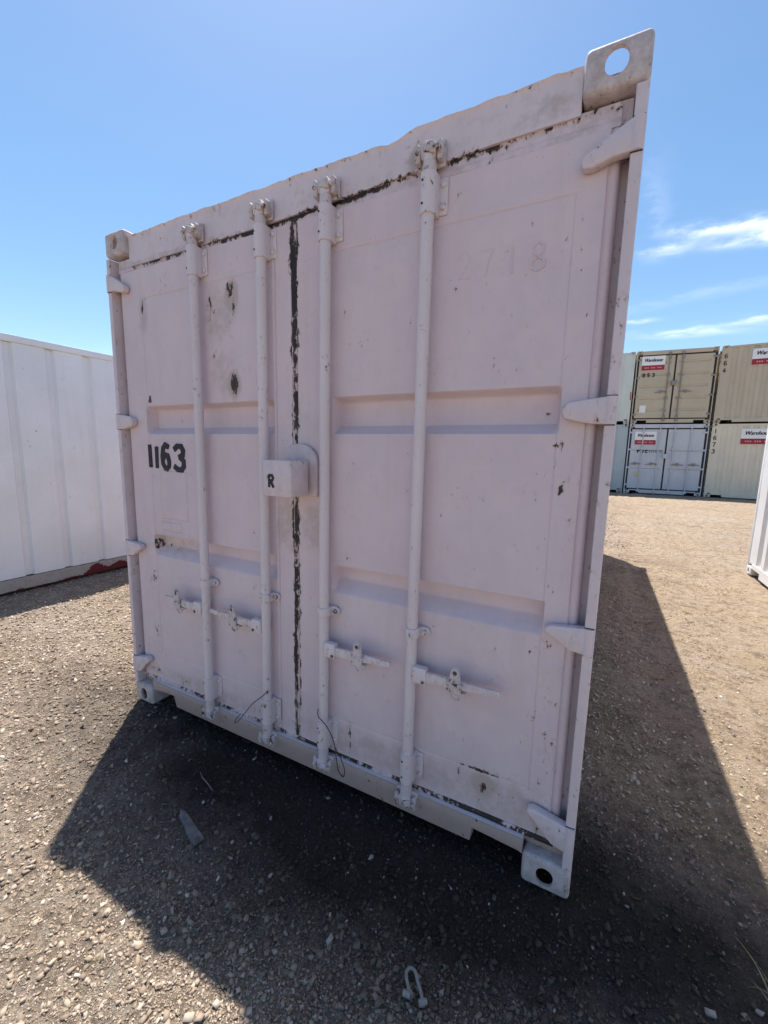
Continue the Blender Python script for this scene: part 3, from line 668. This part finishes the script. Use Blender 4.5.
# doors
for left in (True, False):
    a, b_ = (.0505, 1.222) if left else (1.252, W - .0505)
    ex = [.233, .235, .237, .239, .241, 1.114, 1.118, .3, .304, .298, .300, .302, .308, .31, .312, .318, .458, .46, .462, .508, .514, .516, .518, .224, .236, 1.108, 1.120] if left else [1.425, 1.429, 1.437, 2.271, 2.273, 2.275, 2.277, 2.279, 2.281, 2.283, 2.302, 2.309, 2.345, 2.352]
    ex += list(np.arange(.050, .095, .003)) if left else list(W - np.arange(.050, .095, .003))
    ex += list(np.arange(1.12, 1.15, .003)) if left else list(np.arange(1.36, 1.40, .003))
    zx = list(np.arange(.91, 1.05, .006)) + list(np.arange(1.588, 1.746, .006)) + [.338, .340, .342, .344, .346, 2.279, 2.281, 2.283, 2.285, 2.287, 1.073, 1.075, 1.077, 1.123, 1.125, 1.127, 1.141, 1.143, 1.145, 1.151, 1.396, 1.402, 1.404, 1.406, .757, .764, .835, .842]
    mb = grid_relief(merge_pts(a, b_, .012, ex), merge_pts(.180, 2.428, .012, zx), door_y(left), .112, door_wear(left), door_stain(left))
    d = mb.build('door', 'door', root, angle=50); d['label'] = 'left hand door leaf' if left else 'right hand door leaf'
    if left:
        for ch, x_, w_, z_, h_, t_ in (('1', .212, .045, 1.414, .135, .026), ('1', .268, .045, 1.410, .128, .024), ('6', .318, .092, 1.403, .152, .026), ('3', .418, .108, 1.400, .150, .027)): stencil('numeral', ch, d, 'ink', x_, z_, w_, h_, t_, .0275, .009, jit=.002)
    else:
        for i, ch in enumerate('2718'): stencil('numeral', ch, d, 'ghost', 1.925 + i * .078, 2.10 - .004 * i, .05, .085, .006, .0308, .007, jit=.001)
    # hinges
    for (zt, zb, tt, tb, ln) in ((2.417, 2.337, 2.362, 2.318, .150), (1.701, 1.623, 1.688, 1.636, .148), (.992, .907, .982, .948, .148), (.284, .190, .306, .268, .158)):
        f = (lambda v: v) if left else (lambda v: W - v)
        mid = (tt + tb) / 2
        pts = [(.0, zt), (.034, zt), (.060, zt - (zt - tt) * .25), (ln - .018, tt), (ln - .004, tt - (tt - tb) * .25), (ln, mid), (ln - .006, tb + .006), (ln - .03, tb - (tb - zb) * .12), (.072, zb + (tb - zb) * .12), (.034, zb), (.0, zb)]
        h_ = MB(); h_.prism([(f(p[0]), p[1]) for p in pts], 'y', -.005, .026, .004, 2, wear=.05, stain=.15)
        h_.tube([(f(.017), .006, zb - .001), (f(.017), .006, zt + .001)], .0165, 14)
        for zq in (zb - .0045, zt + .0015): aa, bb = sorted((f(.003), f(.0312))); h_.box(aa, bb, -.0012, .006, zq, zq + .003, wear=1.)
        h_.build('hinge', 'trim', d)
# rubber seals
def seal_wear(kind):
    def f(X, Z):
        if kind == 'seam':
            w = np.interp(Z, [.17, .3, .42, .48, .62, .9, 1.15, 1.3, 1.45, 1.6, 1.75, 1.85, 2.0, 2.3, 2.42], [.34, .36, .40, .52, .62, .58, .60, .40, .30, .32, .48, .42, .60, .72, .45])
            return w + .12 * fbm(X, Z, 6, 3, 3) - .30 * np.clip(np.abs(X - 1.2385 + .006 * np.sin(Z * 3)) / .012 - .35, 0, 1.5)
        if kind == 'top': return -.22 * np.clip((np.vectorize(hdr_zb)(X) - Z) / .012 - .6, 0, 1.6) + np.interp(X, [.1, .2, .3, .5, .65, .75, .95, 1.0, 1.15, 1.3, 1.42, 1.5, 1.8, 1.9, 2.2, 2.4], [.20, .3, .44, .54, .5, .34, .44, .44, .56, .50, .50, .46, .34, .40, .42, .20]) + .25 * fbm(X, Z, 8, 3, 7)
        return np.interp(X, [.1, .4, .9, 1.0, 1.15, 1.3, 1.42, 1.55, 1.7, 1.9, 1.98, 2.15, 2.3, 2.4], [.15, .2, .28, .40, .34, .28, .38, .44, .28, .36, .50, .52, .46, .3]) + .5 * fbm(X, Z, 8, 3, 9)
    return f
def seam_y(X, Z): return .034 - .010 * np.sqrt(np.clip(1 - ((X - 1.237) / .0145) ** 2, 0, 1)) + .002 * fbm(X, Z, 20, 2)
grid_relief(merge_pts(1.2225, 1.2515, .003, []), merge_pts(.183, 2.425, .012, []), seam_y, .07, seal_wear('seam'), lambda X, Z: X * 0 + .3).build('door_seal', 'seal', root)
grid_relief(merge_pts(.06, W - .06, .012, []), merge_pts(2.4285, 2.490, .003, []), lambda X, Z: .031 + .003 * sstep(2.443, 2.451, Z) + .002 * fbm(X, Z, 20, 2), .07, seal_wear('top'), lambda X, Z: X * 0 + .3).build('door_seal', 'seal', root)
grid_relief(merge_pts(.06, W - .06, .012, []), merge_pts(.1625, .1795, .003, []), lambda X, Z: .026 + .004 * sstep(.172, .18, Z) + .002 * fbm(X, Z, 20, 2), .07, seal_wear('bot'), lambda X, Z: X * 0 + .4).build('door_seal', 'seal', root)

# locking rods with their fittings
def rod_set(root, xb, xt, out, k, r=.0215, yc=-.006, face=.030, H_=2.615, handle=True, hz=.70, hl=.345, mats=('hard', 'hard')):
    A, Bm = mats; X = lambda z: xb + (xt - xb) * (z - .2) / 2.2
    rod = MB().tube([(X(.13), yc, .13), (X(.9), yc, .9), (X(1.7), yc, 1.7), (X(2.50), yc, 2.50)], r, 20, wear=.05).build('locking_rod', A, root)
    for top in (0, 1):
        z0, z1 = (2.305, 2.430) if top else (.215, .340)
        m_ = MB(); x = X((z0 + z1) / 2); rr = r + .006
        # half round cover
        pts = [(x + rr * math.cos(t), yc + rr * math.sin(t)) for t in np.linspace(PI, 2 * PI, 15)] + [(x + rr, face - .003), (x - rr, face - .003)]
        m_.prism(pts, 'z', z0, z1, .0015, 1, wear=.06)
        m_.box(x + rr - .004, x + rr + .029, .0225, face - .001, z0 + .006, z1 - .006, .003, wear=.05)
        for zz in (z0 + .028, z1 - .028):
            m_.tube([(x + rr + .015, face - .004, zz), (x + rr + .015, .017, zz), (x + rr + .015, .014, zz)], [.009, .009, .006], 12, wear=.1)
            m_.tube([(x - .012, yc - rr - .0004 + .002, zz), (x - .012, yc - rr - .002 + .003, zz)], .0042, 8, wear=1)
        m_.build('rod_bracket', A, rod)
        # cam and keeper
        zc = 2.492 if top else .132; s_ = 1 if top else -1; cx = X(zc)
        m_ = MB(); m_.tube([(cx, yc, zc - s_ * .075), (cx, yc, zc - s_ * .03)], r * 1.08, 16, wear=.12)
        m_.prism([(cx - .024, zc - .026), (cx + .022, zc - .030), (cx + .030, zc + .004), (cx + .016, zc + .027 * s_ * s_), (cx - .012, zc + .030), (cx - .030, zc + .012)], 'y', yc - .017, yc + .020, .005, 2, wear=.14, stain=.3)
        m_.box(cx - .012, cx + .030, yc - .027, yc - .014, zc - .014, zc + .012, .005, wear=.2, stain=.3, rot=('Y', .35 * s_))
        m_.build('cam', 'cast', rod)
        m_ = MB(); yb = .016 if top else .008
        for sx in (-1, 1):
            a = cx + sx * .037
            m_.prism([(a - .009, zc - .032), (a + .009, zc - .032), (a + .010, zc + .016), (a + .003 * sx, zc + .028), (a - .009, zc + .018)], 'y', yc - .018 + .006 * (sx > 0), yb + .003, .004, 2, wear=.14, stain=.4)
            m_.tube([(a, yc - .014, zc - .004), (a, yc - .025, zc - .004)], [.008, .0065], 8, wear=.25)
        m_.box(cx - .048, cx + .048, yb - .006, yb + .004, zc - .040, zc + .036, .003, wear=.08, stain=.35)
        m_.build('cam_keeper', 'cast', rod)
    # guide clamp
    z = .85; x = X(z); rr = r + .006
    m_ = MB(); pts = [(x + rr * math.cos(t), yc + rr * math.sin(t)) for t in np.linspace(PI, 2 * PI, 13)] + [(x + rr, face - .002), (x - rr, face - .002)]
    m_.prism(pts, 'z', z - .019, z + .019, .002, 1, wear=.12)
    m_.prism([(x + rr - .004, z - .019), (x + rr + .022, z - .017), (x + rr + .034, z - .006), (x + rr + .034, z + .008), (x + rr + .022, z + .019), (x + rr - .004, z + .019)], 'y', .016, face - .001, .003, 1, wear=.08)
    m_.tube([(x + rr + .018, .018, z), (x + rr + .018, .006, z)], [.010, .008], 12, wear=.25)
    m_.build('guide_clamp', A, rod)
    if not handle: return rod
    # handle, hinged on a hub, held by a catch
    x = X(hz); o = out
    m_ = MB(); a, b = sorted((x + o * (r - .006), x + o * (r + .050))); m_.box(a, b, yc - .026, yc + .004, hz - .034, hz + .030, .005, wear=.08)
    m_.build('handle_hub', A, rod)
    m_ = MB(); x1 = x + o * .055; x2 = x + o * hl
    def bar(p0, p1, w0, w1, t, wr):
        d = Vector(p1) - Vector(p0); nn = 6; V = []; F = []
        for i in range(nn + 1):
            s2 = i / nn; c = Vector(p0) + d * s2; w = w0 + (w1 - w0) * s2
            for dy, dz in ((-t, -w), (-t * 1.2, 0), (-t, w), (t, w), (t, -w)): V.append(c + Vector((0, dy, dz)))
        for i in range(nn):
            for q in range(5): F.append((i * 5 + q, i * 5 + (q + 1) % 5, (i + 1) * 5 + (q + 1) % 5, (i + 1) * 5 + q))
        F.append((0, 1, 2, 3, 4)); F.append(tuple(nn * 5 + q for q in (4, 3, 2, 1, 0))); m_.add(V, F, wr, .3)
    xm = x + o * (.175 + .0 * k)
    bar((x + o * .046, yc - .014, hz - .004), (xm, yc - .020, hz + .004), .019, .017, .006, .10)
    bar((xm, yc - .021, hz + .004), (x2, yc - .016, hz + .010), .017, .010, .0055, .14)
    m_.tube([(x + o * .060, yc - .012, hz - .022), (x + o * .060, yc - .028, hz - .022)], .007, 8, wear=.4)
    m_.build('handle', A, rod)
    m_ = MB(); xc = xm + o * .012
    hp = [(xc - .024, hz - .028), (xc + .024, hz - .028), (xc + .021, hz + .03), (xc + .0165, hz + .062), (xc + .008, hz + .076), (xc - .008, hz + .076), (xc - .0165, hz + .062), (xc - .021, hz + .03)]
    m_.prism(hp, 'y', yc - .036, yc - .029, .002, 1, wear=.10, stain=.3)
    m_.tube([(xc + .012 * math.cos(t), yc - .037, hz + .055 + .012 * math.sin(t)) for t in np.linspace(0, 2 * PI, 17)[:-1]], .0035, 6, closed=True, wear=.12)
    m_.tube([(xc, yc - .036, hz + .055), (xc, yc - .0365, hz + .055)], .008, 10, wear=1.0)
    m_.box(xc - .036, xc + .036, yc - .030, face, hz - .034, hz - .020, .004, wear=.12, stain=.3)
    m_.tube([(xc + .020 * math.cos(t), yc - .020, hz - .032 + .026 * math.sin(t)) for t in np.linspace(PI, 2 * PI, 10)], .0045, 7, wear=.2)
    m_.tube([(xc - .03, yc - .026, hz + .008), (xc + .03, yc - .042, hz + .012)], .006, 8, wear=.22)
    m_.build('handle_catch', 'cast', rod)
    return rod
rod_set(root, .674, .683, -1, 0, hl=.30, hz=.715)
rod_set(root, 1.078, 1.095, -1, 1, hl=.355, hz=.708)
rod_set(root, 1.409, 1.419, 1, 2, hl=.33, hz=.692)
rod_set(root, 1.820, 1.831, 1, 3, hl=.345, hz=.695)
# lock box: hood plate with rounded head, and the box in front of it
hb = MB(); pts = [(1.175, 1.335), (1.366, 1.335), (1.366, 1.475)] + [(1.271 + .095 * math.cos(t), 1.475 + .082 * math.sin(t)) for t in np.linspace(.1, PI - .1, 12)] + [(1.175, 1.475)]
hb.prism(pts, 'y', .010, .029, .006, 3, stain=.4)
hood = hb.build('lock_hood', 'door', root)
lb = MB(); lb.prism([(1.188, -.118), (1.334, -.118), (1.334, -.0065), (1.188, -.0065)], 'z', 1.341, 1.487, .004, 2, wear=.04, stain=.2)
lb.box(1.180, 1.192, -.02, -.0065, 1.36, 1.41, .003, wear=.3)
box = lb.build('lock_box', 'trim', root)
stencil('letter', 'R', box, 'ink', 1.212, 1.374, .040, .058, .0115, -.1192, .002, jit=.0008)

# ------------------------------------------------------------------ other containers
def local_sign(root, parent, x, z, w, h, y, plane='-y', text_frac=1.):
    mb = MB()
    if plane == '-y': mb.box(x, x + w, y, y + .006, z, z + h)
    else: mb.box(y, y + .006, x, x - w, z, z + h) if plane == '-x' else mb.box(y - .006, y, x, x + w, z, z + h)
    s = mb.build('sign_board', 'sign', parent, smooth=False)
    o = {'-y': -.003, '-x': -.003, 'x': .003}[plane]
    mb = MB(); bh = h * .36; e = .003
    if plane == '-y': mb.box(x + .004, x + w - .004, y - .003, y - .0005, z + .004, z + bh)
    elif plane == '-x': mb.box(y - .003, y - .0005, x - w + .004, x - .004, z + .004, z + bh)
    else: mb.box(y + .0005, y + .003, x + .004, x + w - .004, z + .004, z + bh)
    mb.build('sign_band', 'red', s, smooth=False)
    sg = -1 if plane == '-x' else 1
    lettering('sign_lettering', 'Warehouse', s, 'ink', x + sg * w * .09, z + h * .60, h * .24, y + o, width=w * .78, bold=0, slant=.22, extrude=.002, plane=plane, heavy=w * .017)
    # row of small pale marks, too small in the photograph to read
    mb = MB(); yy = y + o * 1.9
    for i in range(11):
        if i in (3, 7): continue
        a = x + sg * (w * .14 + i * w * .068); b = a + sg * w * .040; a, b = min(a, b), max(a, b); z0, z1 = z + h * .14, z + h * .23
        if plane == '-y': mb.box(a, b, yy, yy + .002, z0, z1)
        elif plane == '-x': mb.box(yy, yy + .002, a, b, z0, z1)
        else: mb.box(yy - .002, yy, a, b, z0, z1)
    mb.build('sign_band_marks', 'redlet', s, smooth=False)
    return s
def simple_doors(root, W, H, mat, nrods, ridged, rodmat):
    """door end of a container seen from a distance: two leaves, black seals, rods, hinges"""
    z0, z1 = .17, H - .17
    mb = MB(); fork_rail(mb, CX + .001, W - CX - .001, .004, .06, .03, .158, [(.19, .50, .12), (W - .50, W - .19, .12)]); mb.build('door_sill', mat, root)
    mb = MB(); mb.box(CX + .001, W - CX - .001, .004, .07, H - .15, H - .012, .006); mb.build('door_header', mat, root)
    mb = MB(); mb.box(.034, .092, .028, .07, z0 - .01, z1 + .01); mb.box(W - .092, W - .034, .028, .07, z0 - .01, z1 + .01); mb.box(.093, W - .093, .034, .07, z0 - .013, z0 + .03); mb.box(.093, W - .093, .034, .07, z1 - .026, z1 + .019); mb.box(W / 2 - .025, W / 2 + .025, .024, .07, z0 + .031, z1 - .027)
    mb.build('door_seal', 'rubber', root, smooth=False)
    for left in (1, 0):
        a, b = (.093, W / 2 - .026) if left else (W / 2 + .026, W - .093)
        def yf(X, Z):
            y = .030 + X * 0
            if ridged:
                for i in range(5): zc = z0 + .32 + i * .42; y = y + groove(X, Z, a + .07, b - .10, zc - .05, zc + .05, .030, .03, .03, .02)
            else:
                for zc in (.95, 1.62): y = y + groove(X, Z, a + .07, b - .08, zc - .02, zc + .02, .03, .015, .015, .02)
            return y + fbm(X, Z, 2, 2, 3) * .004
        zx = []
        for i in range(5): zc = z0 + .32 + i * .42; zx += [zc - .05, zc - .02, zc + .02, zc + .05]
        mb = grid_relief(merge_pts(a, b, .08, [a + .07, a + .09, b - .1, b - .12]), merge_pts(z0 + .032, z1 - .028, .07, zx + [.93, .945, .955, .97, 1.6, 1.615, 1.625, 1.64]), yf, .07)
        d = mb.build('door', mat, root, angle=40)
        for zz in (.33, .98, 1.65, 2.28):
            h_ = MB(); aa, bb = (.0, .14) if left else (W - .14, W); h_.box(aa, bb, -.006, .028, zz - .03, zz + .03, .004); h_.build('hinge', rodmat, d)
        xs = ([.45, .93] if left else [W - .93, W - .45]) if nrods == 4 else ([1.02] if left else [W - 1.02])
        if nrods == 4: xs = [.46, .98] if left else [W - 1.0, W - .50]
        for x in xs:
            r = MB().tube([(x, -.004, .10), (x, -.004, H - .09)], .018, 8).build('locking_rod', rodmat, d)
            for zz in (.11, H - .11): MB().box(x - .05, x + .05, -.03, .02, zz - .035, zz + .035, .005).build('cam_keeper', rodmat, r)
            for zz in (.25, .9, 1.7, H - .28): MB().box(x - .03, x + .045, -.026, .03, zz - .04, zz + .04, .004).build('rod_bracket', rodmat, r)
            o = -1 if left else 1
            if nrods == 4: o = (-1 if x < W / 2 else 1)
            k_ = MB(); k_.tube([(x, -.03, 1.12), (x + o * .16, -.035, 1.13), (x + o * .36, -.03, 1.10)], [.018, .016, .011], 6); k_.box(x + o * .18 - .03, x + o * .18 + .03, -.045, .03, 1.08, 1.18, .005); k_.build('handle', 'steel', r)
    mb = MB(); mb.box(W / 2 - .08, W / 2 + .07, -.09, .02, 1.34, 1.50, .006); mb.build('lock_box', rodmat, root)

GRP = 'shipping containers in the yard'
# left: white, its long side facing the aisle, parallel to the near container
lr = thing('shipping_container', 'white shipping container left of the pinkish one, its bottom rail peeling to dark red', 'container', (-2.84 - W, -1.9, 0), 0, GRP)
def left_rail(mb, fx, y0, y1):
    # bottom rail as a grid so that the paint can peel towards its far end
    ys = merge_pts(y0, y1, .03, []); zs = merge_pts(.022, .150, .012, [])
    V = []; F = []; w = []; n = len(ys)
    for z in zs:
        for y in ys:
            V.append((W - .004, y, z)); edge = .10 * (1 if False else 1)
            t = float(sstep(3.02, 3.16, y)); lowlip = max(0, 1 - (z - .022) / .02)
            top = .022 + .085 * t * (.65 + 1.1 * float(vnoise(y, 0, 7, 2))) + .010 + .008 * float(vnoise(y, 0, 9, 4))
            w.append(.75 if z < top else .0)
    m_ = len(zs)
    for j in range(m_ - 1):
        for i in range(n - 1): F.append((j * n + i, j * n + i + 1, (j + 1) * n + i + 1, (j + 1) * n + i))
    mb.add(V, F, w, .3); mb.box(W - .10, W - .0045, y0, y1, .022, .1485, wear=.28, stain=.8)
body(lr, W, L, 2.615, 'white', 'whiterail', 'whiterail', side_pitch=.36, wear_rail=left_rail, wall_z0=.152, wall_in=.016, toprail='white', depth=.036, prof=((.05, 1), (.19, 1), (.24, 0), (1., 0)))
simple_doors(lr, W, 2.60, 'white', 4, True, 'white')
# dark gap and torn edge between wall and rail
# right: white, near side wall lit by the sun
rr_ = thing('shipping_container', 'bright white corrugated shipping container cut off by the right edge of the photo', 'container', (4.286, 5.80, 0), 0, GRP)
rr_.location = (4.292, 5.795 - L, 0); rr_.rotation_euler = (0, 0, 0)
body(rr_, W, L, 2.60, 'bright', 'bright', 'bright')
simple_doors(rr_, W, 2.60, 'bright', 4, True, 'bright')

# the stack at the end of the yard
HS = 2.591; Z0 = .165
def G(x, y, k, rz): return (x, y, Z0 + k * (HS + .012)), rz
ang = math.radians(4.0); ax, ay = 3.25, 16.90
col = []
for kk, (mat, nr, rid, lab) in enumerate((('grey', 4, False, 'blue grey shipping container on the ground, doors facing, under the tan one numbered 853'), ('tandoor', 2, True, 'olive tan shipping container numbered 853, stacked on the blue grey one'))):
    loc, rz = G(ax, ay, kk, ang); t = thing('shipping_container', lab, 'container', loc, rz, GRP)
    body(t, W, L, HS, mat, mat, mat); simple_doors(t, W, HS, mat, nr, rid, mat if kk == 0 else 'steel'); col.append(t)
g0, t0 = col
dl = [c for c in g0.children if c.name.startswith('door') and c.name.split('.')[0] == 'door'][0]
local_sign(g0, dl, .20, 1.83, .68, .48, .020)
for i, ch in enumerate('PUC'): stencil('letter', ch, dl, 'ink', .30 + i * .13, 1.52, .11, .13, .035, .024, .012)
mb = MB()
for i in range(7): mb.box(.70 + i * .065, .70 + i * .065 + .04, .0225, .033, 1.54 + .004 * (i % 2), 1.63, 0)
mb.build('faded_marks', 'greyletter', dl, smooth=False)
MB().box(.30, .46, .022, .034, .62, .84).build('sticker', 'yel', dl, smooth=False)
dt = [c for c in t0.children if c.name.split('.')[0] == 'door'][0]
local_sign(t0, dt, .17, 1.90, .72, .50, .020)
for i, ch in enumerate('853'): stencil('numeral', ch, dt, 'ink', .22 + i * .15, 1.66, .10, .15, .024, .022, .015)
MB().box(.24, .44, .022, .036, .40, .66).build('sticker', 'sticker', dt, smooth=False)
# right column: long sides facing; local frame: container's x = depth, its left wall (x=0) faces us
ux, uy = ax + (W + .05) * math.cos(ang), ay + (W + .05) * math.sin(ang)
ar = math.radians(-6)
# +x wall faces outward to -Y world: rotate by -90deg so local +x -> world -y
for kk, (mat, lab, num, sx) in enumerate((('cream', 'cream corrugated shipping container numbered 1673 vertically, on the ground right of the grey doors', '1673', .80), ('tan', 'tan corrugated shipping container numbered 664 vertically, topmost right of the 853 doors', '664', .80))):
    # local: long axis y runs to the right, x=W side faces the camera
    loc = Vector((ux + .03, uy - .02, Z0 + kk * (HS + .012))); th = ar - PI / 2
    # local (W, 0) must sit at the corner facing us
    off = Matrix.Rotation(th, 3, 'Z') @ Vector((W, L, 0)) if False else Matrix.Rotation(th, 3, 'Z') @ Vector((W, 0, 0))
    t = thing('shipping_container', lab, 'container', loc - off, th, GRP)
    # with this turn local +y points along world +x and local +x points to world -y
    body(t, W, L, HS, mat, mat, mat)
    simple_doors(t, W, HS, mat, 4, True, mat)
    t['_w'] = 1; del t['_w']
    wallp = [c for c in t.children if c.name.split('.')[0] == 'side_wall'][1]
    for i, ch in enumerate(num):
        stencil('numeral', ch, wallp, 'ink', (.06 if kk else .05), (2.16 if kk else 2.25) - i * .235, .11, .16, .024, W + .004, .03, plane='x')
    local_sign(t, wallp, sx, 1.88, .90, .52, W + .016, plane='x')
# left column: long sides facing, running away to the left behind the near container
for kk, (mat, lab) in enumerate((('blue', 'pale blue grey corrugated shipping container on the ground, left of the grey doors'), ('pale', 'greenish white corrugated shipping container, topmost between the near container and the 853 doors'))):
    th = ang - PI / 2
    base = Vector((ax - .05 * math.cos(ang), ay - .05 * math.sin(ang), Z0 + kk * (HS + .012)))
    off = Matrix.Rotation(th, 3, 'Z') @ Vector((W, L, 0))
    t = thing('shipping_container', lab, 'container', base - off, th, GRP)
    body(t, W, L, HS, mat, mat, mat); simple_doors(t, W, HS, mat, 4, True, mat)
    if kk:
        wp = [c for c in t.children if c.name.split('.')[0] == 'corner_post'][3]
        MB().box(W + .001, W + .004, L - .055, L - .020, .86, 1.16).build('reflector', 'red', wp, smooth=False)

# ------------------------------------------------------------------ small things
def gz(x, y): return float(gh(x, y))
# split piece of wood
a = Vector((.950, -.394)); b = Vector((1.130, -.452)); d = (b - a).normalized(); n_ = Vector((-d.y, d.x))
mb = MB(); V = []; F = []; N_ = 9
prof = [(-.020, -.004), (-.018, .008), (.002, .006), (.016, .010), (.019, -.004)]
for i in range(N_):
    t = i / (N_ - 1); w = .72 + .45 * t; c = a.lerp(b, t)
    for q, (s_, h_) in enumerate(prof):
        jag = (.020 * math.sin(q * 2.3) if i in (0, N_ - 1) else 0) + .0012 * math.sin(i * 3.1 + q * 1.7)
        p = c + n_ * (s_ * w) + d * jag; V.append((p.x, p.y, gz(c.x, c.y) + .004 + h_ * (.8 + .5 * t) + (.006 if q == 2 and i % 3 else 0)))
for i in range(N_ - 1):
    for q in range(4): F.append((i * 5 + q, i * 5 + q + 1, (i + 1) * 5 + q + 1, (i + 1) * 5 + q))
    F.append((i * 5 + 4, i * 5, (i + 1) * 5, (i + 1) * 5 + 4))
F.append((0, 1, 2, 3, 4)); F.append(tuple((N_ - 1) * 5 + q for q in (4, 3, 2, 1, 0)))
mb.add(V, F); tag(mb.build('wood_splinter', 'wood', None, angle=25), 'split piece of weathered grey wood lying on the dark shaded gravel', 'wood')
# thin twig
mb = MB(); P = [(.845, -.215), (.885, -.235), (.93, -.243), (.985, -.262)]
mb.tube([(x, y, gz(x, y) + .008 + .004 * (i % 2)) for i, (x, y) in enumerate(P)], [.002, .003, .003, .002], 6); tag(mb.build('twig', 'wood', None), 'thin grey twig on the shaded gravel behind the wood splinter', 'twig')
# shackle
a = Vector((2.032, -.432)); b = Vector((2.090, -.502)); d = (b - a).normalized(); n_ = Vector((-d.y, d.x)) * 1
sk = thing('shackle', 'dusty steel D shackle lying on the shaded gravel near the bottom edge', 'shackle', (a.x, a.y, 0))
base = gz((a.x + b.x) / 2, (a.y + b.y) / 2) + .011
pts = []
def S(u, v, z=0): u *= .86; v *= .74; p = d * u + n_ * v; return (p.x, p.y, base + z)
for u in np.linspace(.088, .022, 6): pts.append(S(u, .020 + .002 * (u > .05)))
for t in np.linspace(0, PI, 10)[1:-1]: pts.append(S(.022 - .024 * math.sin(t), .021 * math.cos(t), .001))
for u in np.linspace(.022, .060, 4): pts.append(S(u, -.021 - .004 * (u > .05)))
mb = MB(); mb.tube(pts, .0050, 10); mb.build('bow', 'steel', sk)
mb = MB(); mb.tube([S(.094, .004, .002), S(.094, .036, .002)], .0082, 12); mb.tube([S(.086, .020, 0), S(.100, .020, 0)], .0092, 12); mb.build('bow_eye', 'steel', sk)
mb = MB(); mb.tube([S(.058, -.046, .003), S(.070, -.022, .002)], .0085, 12); mb.tube([S(.058, -.022, 0), S(.072, -.022, 0)], .0095, 12); mb.build('pin', 'steel', sk)
# tie wires at the foot of the two middle rods
def wire(pts, label):
    P = [Vector(p) for p in pts]; out = []
    for i in range(len(P) - 1):
        p0 = P[max(i - 1, 0)]; p1 = P[i]; p2 = P[i + 1]; p3 = P[min(i + 2, len(P) - 1)]
        for s_ in range(6):
            t = s_ / 6; out.append(.5 * ((2 * p1) + (p2 - p0) * t + (2 * p0 - 5 * p1 + 4 * p2 - p3) * t * t + (3 * p1 - p0 - 3 * p2 + p3) * t ** 3))
    out.append(P[-1]); mb = MB(); mb.tube(out, .0021, 6); tag(mb.build('tie_wire', 'wire', None), label, 'wire')
wire([(1.098, -.028, .380), (1.112, -.036, .405), (1.08, -.040, .370), (1.02, -.042, .315), (.965, -.046, .245), (.930, -.048, .200), (.905, -.050, .178), (.912, -.054, .200), (.945, -.050, .240)], 'rusty wire loop tied to the second locking rod, trailing to the left')
wire([(1.398, -.030, .405), (1.405, -.038, .375), (1.45, -.040, .345), (1.488, -.042, .290), (1.505, -.046, .220), (1.520, -.050, .165), (1.545, -.052, .150), (1.552, -.052, .185), (1.528, -.048, .230), (1.500, -.045, .265)], 'rusty wire loop tied to the third locking rod, trailing to the right')
# dry grass at the right
gt = MB(); bx, by = 2.985, -.075
for i, (tx, ty, hh, r0) in enumerate(((2.925, .145, .07, .0022), (2.955, .075, .05, .0016), (2.90, -.02, .09, .0018), (3.02, .04, .10, .0016), (3.06, -.08, .08, .0018), (2.96, -.14, .07, .0016), (2.93, .02, .045, .0014))):
    P = []
    for t in np.linspace(0, 1, 8): x = bx + (tx - bx) * t + .01 * (i % 3 - 1); y = by + (ty - by) * t; P.append((x, y, gz(x, y) + .004 + hh * 4 * t * (1 - t) * .5 + hh * .25 * t))
    gt.tube(P, [r0 * (1.15 - t) for t in np.linspace(0, 1, 8)], 5)
tag(gt.build('grass_tuft', 'grass', None), 'small tuft of dry yellow grass at the lower right corner', 'grass')
